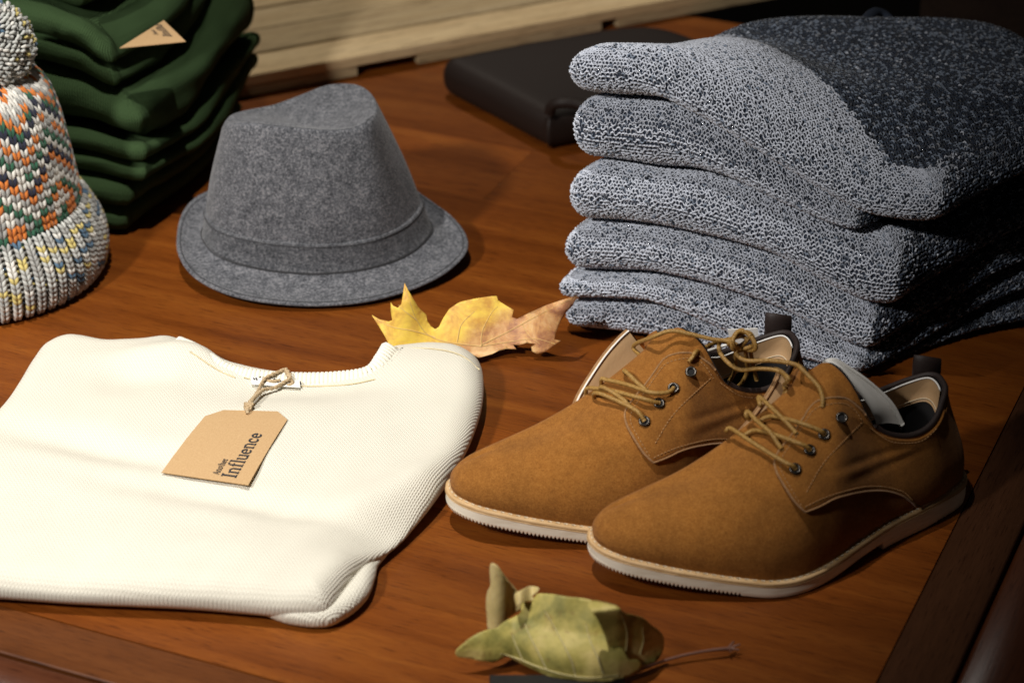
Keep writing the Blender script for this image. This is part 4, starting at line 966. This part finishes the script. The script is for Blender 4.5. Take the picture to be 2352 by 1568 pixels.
    for _ in range(2): Q0[1:-1, 1:-1] = (Q0[1:-1, 1:-1]*2+Q0[2:, 1:-1]+Q0[:-2, 1:-1]+Q0[1:-1, 2:]+Q0[1:-1, :-2])/6
    flat = Q0.reshape(-1, 3); fq = gridf(70, 40)
    edge = [(i, 0) for i in range(70)]; peri = [(i, 0) for i in range(69, -1, -1)]+[(0, j) for j in range(1, 40)]+[(i, 39) for i in range(1, 70)]
    lowr = []
    for (i, j) in peri:
        x, y = GQ[i, j]; h = H(x, y, -.0010); lowr.append(h)
    Vq = np.vstack([flat, lowr]); base = len(flat); ff = fq.tolist()
    for a in range(len(peri)-1):
        p_, q_ = peri[a], peri[a+1]; ff.append([p_[0]*40+p_[1], q_[0]*40+q_[1], base+a+1, base+a])
    qt = O('quarter', Vq, ff, M['suede'])
    cut = np.array([Q0[i, j] for (i, j) in peri[:69+40+20]]); vv, fe = tube(cut, .00075, 5); O('cut_edge', vv, fe, M['suedeedge'], qt)
    bq = BVHTree.FromPolygons([Vector(v) for v in Vq.tolist()], ff)
    def HQ(x, y, off):
        h = hit(bq, x, y, off); return h if h is not None else H(x, y, off+.002)
    # stitch lines
    mb = MB()
    def stitch(pts, step=.0030, r_=.00038):
        c = np.array([HQ(x, y, .0003) for x, y in cat(pts, 160)]); L_ = np.r_[0, np.cumsum(np.linalg.norm(np.diff(c, axis=0), axis=1))]
        n_ = int(L_[-1]/step)
        for i in range(n_):
            a, b = (i+.12)*step, (i+.72)*step; q = np.array([[np.interp(s, L_, c[:, k]) for k in range(3)] for s in (a, (a+b)/2, b)]); mb.tube(q, r_*.85, 5)
    stitch([(1840,1160),(1810,1110),(1794,1078),(1798,1048),(1828,1003),(1850,968),(1872,940),(1905,928),(1940,927),(1964,943),(1985,975)])
    stitch([(1852,1130),(1890,1065),(1940,1010),(1982,968)])
    stitch([(1856,1136),(1894,1071),(1944,1015)]) if False else None
    stitch([(1848,1164),(1900,1140),(1974,1119),(2026,1117),(2072,1128),(2096,1148)])
    stitch([(1998,982),(2043,1012),(2090,1017),(2124,1008),(2156,978)])
    O('stitching', np.vstack(mb.V), mb.F, M['tanthread'], qt, kind='stuff')
    # eyelets
    eyes = []
    for (x, y) in ((1826,1077), (1859,1034), (1893,998), (1930,962)):
        c = HQ(x, y, .0011); dx, dy = HQ(x+9, y, .0011)-c, HQ(x, y-9, .0011)-c; nr = np.cross(dx, dy); nr /= np.linalg.norm(nr); nr = nr if eyes == [] or len(eyes) < 3 else np.mean([e[1] for e in eyes], 0); nr /= np.linalg.norm(nr); dx = dx-nr*(dx@nr); c = c+nr*(.0022 if len(eyes) == 3 else 0); eyes.append((c+D3, nr)); u_ = dx/np.linalg.norm(dx); v_ = np.cross(nr, u_)
        a = np.linspace(0, 2*math.pi, 28, endpoint=False); ringp = c+(np.cos(a)[:, None]*u_+np.sin(a)[:, None]*v_)*.0034
        vv, ff_ = tube(ringp, .00105, 8, True); ey_ = O('eyelet', vv, ff_, M['metal'], qt)
        vv = [c-nr*.0003]+list(c-nr*.0003+(np.cos(a)[:, None]*u_+np.sin(a)[:, None]*v_)*.003); O('eyelet_hole', vv, [[0, i+1, (i+1) % 28+1] for i in range(28)], M['lining'], qt, smooth=False)
    # tongue edge seam down the instep
    # far facing, seen edge on
    E = [PY(1661,1042,1.507), PY(1690,1003,1.517), PY(1722,966,1.530), PY(1752,925,1.545), PY(1778,882,1.561), PY(1790,852,1.573)]
    if mirror: E = [PY(1643,1058,1.506), PY(1662,1010,1.517), PY(1692,958,1.532), PY(1720,915,1.546), PY(1748,880,1.560), PY(1770,857,1.572)]
    E = cat(E, 24); q0, q1 = E[0], E[-1]
    dn = np.array([.012, .030, -.030]); inw = np.array([.015, -.004, -.014]) if not mirror else np.array([.012, -.003, -.014])
    taper = np.linspace(.45, 1, 24)[:, None]
    rowsf = [E+dn*taper, E+dn*taper*.4+[0, 0, .003], E+np.array([-.0012, .0005, .0002]), E+np.array([-.0003, 0, .0009]), E+np.array([.0010, -.0008, 0]), E+inw*taper*.55, E+inw*taper*1.15, E+inw*taper*1.9]
    far_ = O('far_facing', np.vstack(rowsf[:4]), gridf(4, 24), M['suede'])
    O('facing_lining', np.vstack(rowsf[3:]), gridf(5, 24), M['tanlining'], far_)
    vv, ff_ = tube(E+np.array([.0008, -.0009, .0004]), .0007, 5); O('cut_edge', vv, ff_, M['foam'] if mirror else M['suedeedge'], far_)
    vv, ff_ = tube(E+np.array([-.0010, .0003, .0004]), .0009, 5); O('cut_edge', vv, ff_, M['suedeedge'], far_)
    # pull tab at the heel
    c = PY(2126, 872, 1.594) if not mirror else PY(2120, 870, 1.594); lo = []
    for a in np.linspace(0, 2*math.pi, 22): lo.append(c+np.array([0, .0034*math.sin(a), .0095-.0105*math.cos(a)]))
    lo = np.array(lo); wv = np.array([1., -.12, -.10])*.0100
    V = np.vstack([lo-wv, lo-wv*.3+[0, 0, .0003], lo+wv, c+[0, 0, .0095]+(lo-c-[0, 0, .0095])*.8+wv, c+[0, 0, .0095]+(lo-c-[0, 0, .0095])*.8-wv])
    O('pull_tab', V, gridf(5, 22, True), M['binding'])
    return shoe, H, eyes, D3, O
shoeR, HR, HQR, DR, OR = make_shoe('right-hand tan suede derby shoe nearest the camera with white padded tongue showing', (0, 0))
dL = (-.1035, .0655)
shoeL, HL_, HQL_, DL, OL = make_shoe('left tan suede derby shoe beside the cream sweater, its long laces tied to its mate', dL, True)
# the left shoe sits at an offset, so a pixel on it is first carried back
def HL(x, y, off):
    # find the point on the far shoe seen at (x,y): march the carried ray
    d = ray(x, y); o = Vector((0, 0, CH))-Vector((*dL, 0)); best = None
    for o_ in (bvL_q, bvL_u):
        r = o_.ray_cast(o, Vector(d))
        if r[0] is not None and (best is None or r[3] < best[3]): best = r
    if best is None:
        q = bvL_u.find_nearest(o+Vector(d)*1.84); best = q
    nr = best[1] if best[1].dot(Vector(d)) < 0 else -best[1]
    return np.array(best[0]+nr*off)+np.array([*dL, 0])
def bv_of(sh, nm):
    for c in sh.children:
        if c.name.split('.')[0] == nm:
            vs = [Vector(v.co)+Vector(wloc(c)) for v in c.data.vertices]; return BVHTree.FromPolygons(vs, [list(p.vertices) for p in c.data.polygons])
bvR_u, bvR_q = bv_of(shoeR, 'upper'), bv_of(shoeR, 'quarter')
def shift_bv(sh, nm, d):
    for c in sh.children:
        if c.name.split('.')[0] == nm:
            w0 = Vector(wloc(c))-Vector((*d, 0)); vs = [Vector(v.co)+w0 for v in c.data.vertices]; return BVHTree.FromPolygons(vs, [list(p.vertices) for p in c.data.polygons])
bvL_u, bvL_q = shift_bv(shoeL, 'upper', dL), shift_bv(shoeL, 'quarter', dL)
def HRR(x, y, off):
    d = ray(x, y); best = None
    for o_ in (bvR_q, bvR_u):
        r = o_.ray_cast(Vector((0, 0, CH)), Vector(d))
        if r[0] is not None and (best is None or r[3] < best[3]): best = r
    if best is None: best = bvR_u.find_nearest(Vector((0, 0, CH))+Vector(d)*1.77)
    nr = best[1] if best[1].dot(Vector(d)) < 0 else -best[1]
    return np.array(best[0]+nr*off)
LR_ = .00165
def lace(shoe, Hf, pts, n=60, r=LR_, name='lace', eye=None):
    q = []
    for p in pts:
        if len(p) == 3 and p[2] > 1: q.append(PY(*p))                      # free in the air, at that distance
        else: q.append(Hf(p[0], p[1], p[2] if len(p) > 2 else .0022))
    if eye is not None:
        d_ = eye-q[-1]; q[-1] = eye; q[-2] = q[-2]+d_*.8; q[-3] = q[-3]+d_*.5
    c = cat(q, n); V, f = tube(c, r, 9); return obj(name, V, f, M['lace'], shoe)
def air(Hf, x, y, off): return Hf(x, y, off)
# right shoe
lace(shoeR, HRR, [(1679,1004,.006),(1676,1000,.009),(1690,1003,.010),(1722,1022,.009),(1765,1047,.006),(1805,1069,.0045),(1820,1075,.0035),(1828,1079,.0005)], eye=HQR[0][0]+HQR[0][1]*.0002)
lace(shoeR, HRR, [(1713,1006,.003),(1735,996,.0035),(1760,1000,.004),(1787,1008,.0045),(1830,1024,.0045),(1850,1031,.0035),(1861,1036,.0005)], eye=HQR[1][0]+HQR[1][1]*.0002)
lace(shoeR, HRR, [(1729,974,.005),(1722,966,.010),(1733,968,.011),(1752,986,.009),(1778,1009,.007),(1789,1025,.003),(1797,1034,.0015)])
lace(shoeR, HRR, [(1748,974,.003),(1765,967,.004),(1787,966,.0045),(1839,981,.005),(1880,996,.0045),(1894,1000,.0005)], eye=HQR[2][0]+HQR[2][1]*.0002)
lace(shoeR, HRR, [(1757,943,.005),(1750,935,.010),(1762,937,.011),(1779,950,.009),(1805,974,.006),(1822,990,.003),(1830,998,.001)])
lace(shoeR, HRR, [(1806,900,.001),(1812,880,.004),(1808,863,.009),(1799,853,.014),(1790,850,1.560),(1770,846,1.560)])
# left shoe
lace(shoeL, HL, [(1322,912,.006),(1314,902,.009),(1326,898,.011),(1345,903,.011),(1378,920,.008),(1432,939,.005),(1460,956,.004),(1472,972,.0005)], eye=HQL_[0][0]+HQL_[0][1]*.0002)
lace(shoeL, HL, [(1340,908,.003),(1352,903,.0035),(1376,905,.006),(1419,912,.006),(1473,927,.0055),(1500,934,.0035),(1515,934,.0005)], eye=HQL_[1][0]+HQL_[1][1]*.0002)
lace(shoeL, HL, [(1343,882,.005),(1335,874,.012),(1347,880,.012),(1359,890,.011),(1392,909,.009),(1432,926,.006),(1450,940,.002)])
lace(shoeL, HL, [(1372,888,.003),(1387,881,.004),(1400,882,.0045),(1446,893,.0045),(1494,909,.005),(1527,914,.0045),(1550,910,.003),(1558,903,.0005)], eye=HQL_[2][0]+HQL_[2][1]*.0002)
lace(shoeL, HL, [(1379,829,.006),(1371,823,.013),(1380,816,.016),(1392,819,.016),(1411,833,.012),(1443,866,.007),(1470,890,.0045),(1485,898,.001)])
kY = 1.582
lace(shoeL, HL, [(1402,848,.002),(1412,851,.003),(1432,841,.006),(1459,809,.010),(1480,789,.010),(1500,774,1.590),(1540,760,1.588),(1581,766,1.586),(1635,779,1.584),(1672,783,1.583),(1700,796,1.574)], 90)
lace(shoeL, HL, [(1581,832,.001),(1587,822,.0035),(1600,809,.006),(1620,797,1.60),(1650,785,1.594),(1680,778,1.584),(1704,772,1.578),(1720,782,1.574)], 80)
lace(shoeL, HL, [(1672,786,1.584),(1656,784,1.588),(1651,797,1.588),(1657,815,1.582),(1676,836,1.575),(1702,849,1.569),(1743,846,1.563),(1783,850,1.557),(1802,862,1.552),(1808,880,1.548),(1802,906,1.546)], 90)
lace(shoeL, HL, [(1722,776,1.578),(1706,790,1.574),(1692,800,1.572),(1693,815,1.570),(1715,828,1.566),(1770,828,1.560),(1824,836,1.551),(1855,856,1.545)], 90)
lace(shoeR, HRR, [(1850,851,1.547),(1860,860,.012),(1872,876,.007),(1886,896,.004),(1891,920,.0025),(1889,934,.0005)], 50)
kn = PY(1702, 784, 1.574)
for j, (rx, ry, tx, ty) in enumerate(((.0092, .0060, .2, .3), (.0080, .0085, 1.1, -.5), (.0066, .0095, -.6, .9))):
    a = np.linspace(0, 5.6, 40); V = np.stack([rx*np.cos(a+j*2), .003*np.sin(2*a+j), ry*np.sin(a+j*2)], 1); V = V@np.array([[math.cos(ty), 0, math.sin(ty)], [0, 1, 0], [-math.sin(ty), 0, math.cos(ty)]]); V = kn+V+np.array([.001*j, -.0018*j, .0006*j])
    vv, ff = tube(V, LR_, 9); obj('lace_knot', vv, ff, M['lace'], shoeL)
# loose lace ends hanging inside the left shoe
for p in ([(1690,800,1.58),(1688,850,1.60),(1672,880,1.605),(1662,890,1.606)], [(1712,800,1.58),(1716,850,1.60),(1706,876,1.604),(1695,888,1.605)], [(1722,795,1.58),(1730,840,1.6),(1738,872,1.605)]): lace(shoeL, HL, p, 30)
# white padding of the right shoe's tongue
o1 = cat([PY(1893,834,1.547), PY(1917,829,1.552), PY(1961,855,1.556), PY(2008,891,1.558), PY(2047,930,1.556), PY(2072,976,1.552)], 40)
i1_ = cat([PY(1893,838,1.539), PY(1925,846,1.536), PY(1958,874,1.532), PY(1990,912,1.529), PY(2008,945,1.528), PY(2016,974,1.530)], 40)
rw = [i1_-[0, 0, .004], i1_, i1_*.6+o1*.4+[0, 0, .0015], i1_*.25+o1*.75+[0, 0, .001], o1, o1+[0, .002, -.006]]
tp = obj('tongue_padding', np.vstack(rw), gridf(6, 40), M['foam'], shoeR)
vv, ff = tube(o1+[0, 0, .0002], .0021, 8); obj('padding_piping', vv, ff, M['foam'], tp)
o1 = cat([PY(1608,812,1.618), PY(1640,801,1.622), PY(1675,790,1.626)], 12); vv, ff = tube(o1, .0012, 6); obj('padding_piping', vv, ff, M['foam'], shoeL)
o1 = [PY(1672,757,1.66), PY(1740,754,1.66), PY(1745,790,1.66), PY(1676,790,1.66)]; vv = o1+[q+[0, .001, 0] for q in o1]
obj('paper_lining', vv, [[0, 1, 2, 3], [7, 6, 5, 4], [0, 4, 5, 1], [1, 5, 6, 2], [2, 6, 7, 3], [3, 7, 4, 0]], M['foam'], shoeL, smooth=False)
# ------------------------------------------------ leaves
def leafmat(name, stops, spot, sc=30, tr=.25):
    m = mat(name, stops[1][1], .6); t = NT(m); v = t.coord(); a = t.noise(v, sc, 5, .6, .3); c = t.ramp(a, stops)
    b = t.noise(v, sc*3.3, 4, .7); k = t.ramp(b, [(.56, (0, 0, 0)), (.68, (1, 1, 1))]); c = t.mix(t.math('MULTIPLY', k, .55), c, spot); t.color(c)
    t.bump(t.noise(v, sc*9, 4), .35, .001); t.b.inputs['Subsurface Weight'].default_value = tr; t.b.inputs['Subsurface Radius'].default_value = (.004, .003, .001); t.b.inputs['Subsurface Scale'].default_value = .3
    return m
M['maple'] = leafmat('maple leaf', [(.36, (.60, .34, .10)), (.47, (.76, .50, .14)), (.60, (.88, .64, .13))], (.56, .30, .11))
M['mapleb'] = leafmat('maple leaf brown', [(.36, (.46, .23, .11)), (.5, (.64, .36, .15)), (.64, (.78, .48, .18))], (.42, .21, .12))
M['green_leaf'] = leafmat('green yellow leaf', [(.35, (.24, .22, .05)), (.5, (.48, .40, .10)), (.66, (.66, .52, .19))], (.24, .13, .03), 34, .0)
M['vein'] = mat('leaf vein', (.62, .42, .16), .6); M['veing'] = mat('pale leaf vein', (.62, .54, .26), .6)
M['stalk'] = mat('leaf stalk', (.16, .07, .045), .6)
def leaf_sheet(name, outline, pos, m, parent, step=7, thick=.00022, matfn=None):
    o = cat(outline, max(60, len(outline)*7), True) if len(outline) < 60 else np.array(outline)
    mn, mx = o.min(0), o.max(0); ins = []
    xs, ys_ = np.arange(mn[0], mx[0], step), np.arange(mn[1], mx[1], step)
    X, Y = np.meshgrid(xs, ys_); X = X.ravel()+((Y.ravel()/step).astype(int) % 2)*step/2; Y = Y.ravel(); k = inpoly(X, Y, o); X, Y = X[k], Y[k]
    dd = np.min(np.hypot(X[:, None]-o[None, :, 0], Y[:, None]-o[None, :, 1]), 1); X, Y = X[dd > step*.45], Y[dd > step*.45]
    pts = [Vector(p) for p in o.tolist()]+[Vector((x, y)) for x, y in zip(X, Y)]; no = len(o)
    vs, _, fs, *_x = delaunay_2d_cdt(pts, [(i, (i+1) % no) for i in range(no)], [list(range(no))], 1, 1e-4)
    V = np.array([pos(v.x, v.y) for v in vs]); ob = obj(name, V, [list(f) for f in fs], m, parent)
    sm = ob.modifiers.new('thickness', 'SOLIDIFY'); sm.thickness = thick; return ob
def vein(mb, pos, pts, r0, r1):
    c = cat(pts, 22); q = np.array([pos(x, y) for x, y in c]); d = np.array([0, -.5, .5])*.0004; mb.tube(q+d, np.linspace(r0, r1, 22), 5)
t = NT(M['maple']); v = t.coord(); a = t.noise(v, 55, 5, .65, .4)
yl = t.ramp(a, [(.36, (.62, .32, .06)), (.47, (.78, .48, .08)), (.60, (.90, .62, .09))]); br = t.ramp(a, [(.38, (.36, .16, .08)), (.5, (.60, .31, .13)), (.62, (.74, .46, .22))])
at = t.n('Attribute', attribute_name='Brown'); fm = t.math('ADD', at.outputs['Fac'], t.math('MULTIPLY', t.math('SUBTRACT', t.noise(v, 90, 4, .7), .5), .9)); cl = t.n('Clamp'); t.l(fm, cl.inputs[0])
t.color(t.mix(cl.outputs[0], yl, br))
# yellow maple leaf: D-space outline, heights rise toward the curled lobes
def mp(c): return (1350+c[0]/2.6133)*.605, (1050+c[1]/2.6133)*.605
mo = [mp(c) for c in [(485,60),(520,130),(560,200),(620,300),(700,375),(712,440),(745,490),(790,520),(825,500),(870,410),(930,320),(1010,265),(1040,250),(1200,215),(1340,195),(1400,190),(1412,235),(1500,290),(1568,330),(1550,400),(1600,420),(1700,370),(1900,280),(2100,215),(2205,185),(2150,290),(2090,350),(2030,450),(1985,560),(1970,620),(2035,635),(1960,690),(1880,745),(1800,765),(1750,740),(1745,695),(1790,665),(1700,655),(1620,680),(1560,672),(1595,720),(1500,715),(1430,730),(1350,770),(1220,805),(1130,760),(1040,700),(1000,760),(800,790),(600,770),(400,740),(330,670),(290,590),(230,490),(160,380),(240,425),(330,445),(365,430),(350,350),(350,255),(375,290),(420,310),(455,270),(470,180)]]
def mh(x, y):
    # baseline of the leaf on the table and how it curls up from there
    base = 812+.0*(x-1000); up = max(0, base-y)
    h = up*.00030
    h += .010*math.exp(-((x-935)/45)**2)*min(1, up/120)+.016*math.exp(-((x-1290)/60)**2)*min(1, max(0, 830-y)/120)+.006
    h += .0015*math.sin(x/40)*min(1, up/60)*math.exp(-((x-1080)/160)**2)
    return h
def mpos(x, y): return P(x, y, max(.0012, mh(x, y)))
ml = thing('maple_leaf', 'curled yellow and orange maple leaf between the hat and the marled stack', 'leaf', tuple(P(1050, 815)))
def poly_sub(o, x0, x1): return o
sp = 1075
bl = leaf_sheet('blade', mo, mpos, M['maple'], ml, 6)
ca_ = bl.data.color_attributes.new('Brown', 'FLOAT_COLOR', 'POINT')
for k_, v in enumerate(bl.data.vertices):
    c = Vector(v.co)+Vector(wloc(ml)); q = c-Vector((0, 0, CH)); z = q.y*CO-q.z*S; x = 1176+F*q.x/z; y = 784+F*((-q.z)*CO-q.y*S)/z
    f_ = ((x-1085)*.55+(y-742)+6*math.sin(x/9)+5*math.sin(y/7)-4)/38; f_ *= min(1, max(0, (x-1030)/25)); f_ = min(1, max(0, f_)); ca_.data[k_].color = (f_, f_, f_, 1)
mb = MB()
for a in ([(1105,795),(1030,786),(985,770),(957,735),(940,690),(930,662)], [(1000,775),(950,760),(905,752),(866,735)], [(1105,795),(1108,760),(1128,720),(1143,704)], [(1105,792),(1170,760),(1240,722),(1312,686)], [(1105,795),(1170,785),(1230,778),(1275,790)], [(957,735),(930,715),(915,700)], [(1200,745),(1215,770),(1240,790)], [(1050,785),(1060,745),(1090,715)]): vein(mb, mpos, a, .0005, .0002)
mb.build('veins', M['vein'], bl)
# green-yellow leaf, rolled up on itself
def gp(c): return (998+c[0]*.3215, 1240+c[1]*.3215)
def arcd(mid, x): return np.interp(x, [m_[0] for m_ in mid], [m_[1] for m_ in mid])
ribl = [(1045,1502),(1110,1516),(1180,1512),(1240,1536),(1300,1552),(1360,1558),(1420,1551),(1480,1535),(1540,1510)]
gl_ = thing('curled_leaf', 'dry green-yellow leaf rolled into a cup at the bottom edge of the table', 'leaf', tuple(P(1280, 1550)))
nearo = [gp(c) for c in [(150,790),(200,740),(280,680),(370,640),(440,625),(500,580),(610,520),(625,450),(690,440),(720,400),(745,380),(850,385),(960,403),(1040,410),(1130,430),(1165,470),(1192,515),(1250,610),(1270,690),(1280,770),(1340,768),(1390,845),(1450,850),(1480,880),(1470,915),(1390,970),(1250,1005),(1100,1010),(950,995),(820,970),(700,920),(560,850),(510,830),(430,870),(330,860),(230,840),(165,830)]]
def gpos_near(x, y):
    b = arcd(ribl, x); up = max(0, b+8-y); h = up*.000235+.0035*math.sin(min(1, up/110)*math.pi); yy = P(x, b, 0)[1]
    if x < 1180: h += .006*(1180-x)/130
    return P(x, y, max(.0010, h+.0003*math.sin((x+y)/22.)+.006))
leaf_sheet('blade', nearo, gpos_near, M['green_leaf'], gl_, 6)
faro = [gp(c) for c in [(1100,470),(1130,432),(1200,440),(1300,468),(1360,515),(1440,535),(1500,560),(1545,600),(1600,640),(1638,700),(1630,790),(1580,865),(1490,900),(1400,930),(1330,900),(1250,790),(1215,680),(1160,560)]]
def gpos_far(x, y):
    b = arcd(ribl, x)-4; up = max(0, b-y); r = min(1, up/150.)
    h = .002+.060*r**1.15; return P(x, y, h+.002+.0003*math.sin((x-y)/24.))
fb = leaf_sheet('far_blade', faro, gpos_far, M['green_leaf'], gl_, 6)
# pointed lobe standing up at the left
sp_ = [gp(c) for c in [(405,165),(450,180),(490,235),(530,290),(580,345),(600,380),(625,440),(625,490),(560,530),(520,565),(500,600),(450,640),(385,640),(375,560),(368,450),(378,370),(400,320),(395,230)]]
def spos(x, y):
    up = max(0, 1455-y); cx = 1140+(1455-y)*.02; t_ = (x-cx)/34.; return P(x, y, .018+up*.00031-.006*min(1.2, t_*t_))
M['pale_leaf'] = leafmat('pale dry leaf', [(.35, (.46, .36, .14)), (.5, (.60, .47, .20)), (.66, (.70, .56, .28))], (.36, .24, .09), 26, .15)
lobe = leaf_sheet('curled_lobe', sp_, spos, M['pale_leaf'], gl_, 5)
sc_ = [gp(c) for c in [(570,390),(620,355),(680,328),(745,338),(735,370),(700,400),(715,425),(660,440),(620,450),(590,470)]]
leaf_sheet('curled_lobe', sc_, lambda x, y: P(x, y, .045+.0025*math.sin((x-1180)/9)+(1385-y)*.00012), M['pale_leaf'], gl_, 4)
mb = MB()
for a in ([(1150,1500),(1190,1512),(1240,1532),(1300,1549),(1360,1555),(1420,1549)], [(1322,1552),(1312,1515),(1290,1470),(1268,1430),(1250,1400)], [(1255,1536),(1238,1500),(1215,1455),(1205,1430)], [(1385,1545),(1372,1508),(1355,1470),(1345,1430)], [(1200,1514),(1185,1480),(1175,1455)]):
    vein(mb, lambda x, y: gpos_near(x, y)+np.array([0, -.0004, .0003]), a, .0006, .0003)
mb.build('veins', M['veing'], gl_)
mb = MB()
for a in ([(1436,1505),(1440,1470),(1438,1440),(1425,1405)], [(1470,1500),(1478,1470),(1475,1440)]): vein(mb, lambda x, y: gpos_far(x, y)+np.array([0, -.0004, .0003]), a, .0005, .0002)
mb.build('veins', M['veing'], fb)
V, f = tube(cat([P(1395,1556,.003), P(1440,1548,.004), P(1480,1533,.005), P(1520,1518,.005), P(1570,1504,.006), P(1620,1494,.007), P(1655,1490,.007), P(1684,1488,.006)], 40), np.interp(np.linspace(0, 1, 40), [0, .3, .8, 1], [.0016, .0012, .0010, .0016]), 7); st = obj('stalk', V, f, M['stalk'], gl_)
mb = MB()
for d in ((.006, .002, .002), (.005, -.003, .001), (.002, .004, .003), (-.001, -.004, .001)): mb.tube(np.array([P(1672,1488,.006), P(1676,1488,.006)+np.array(d)*.5, P(1680,1488,.006)+np.array(d)]), .0008, 5)
mb.build('stalk_tip', M['stalk'], st)
# small black block under the leaf
bb = thing('black_block', 'small flat black block under the curled leaf at the bottom edge', 'block', tuple(P(1280, 1600)))
A_ = P(1124, 1560, .006); V, f = box((A_[0], A_[1]-.06, .0006), (P(1436,1560,.006)[0]-A_[0], 0, 0), (0, .066, 0), (0, 0, .0055), .0008)
obj('block_body', V, f, M['black'], bb, smooth=False)
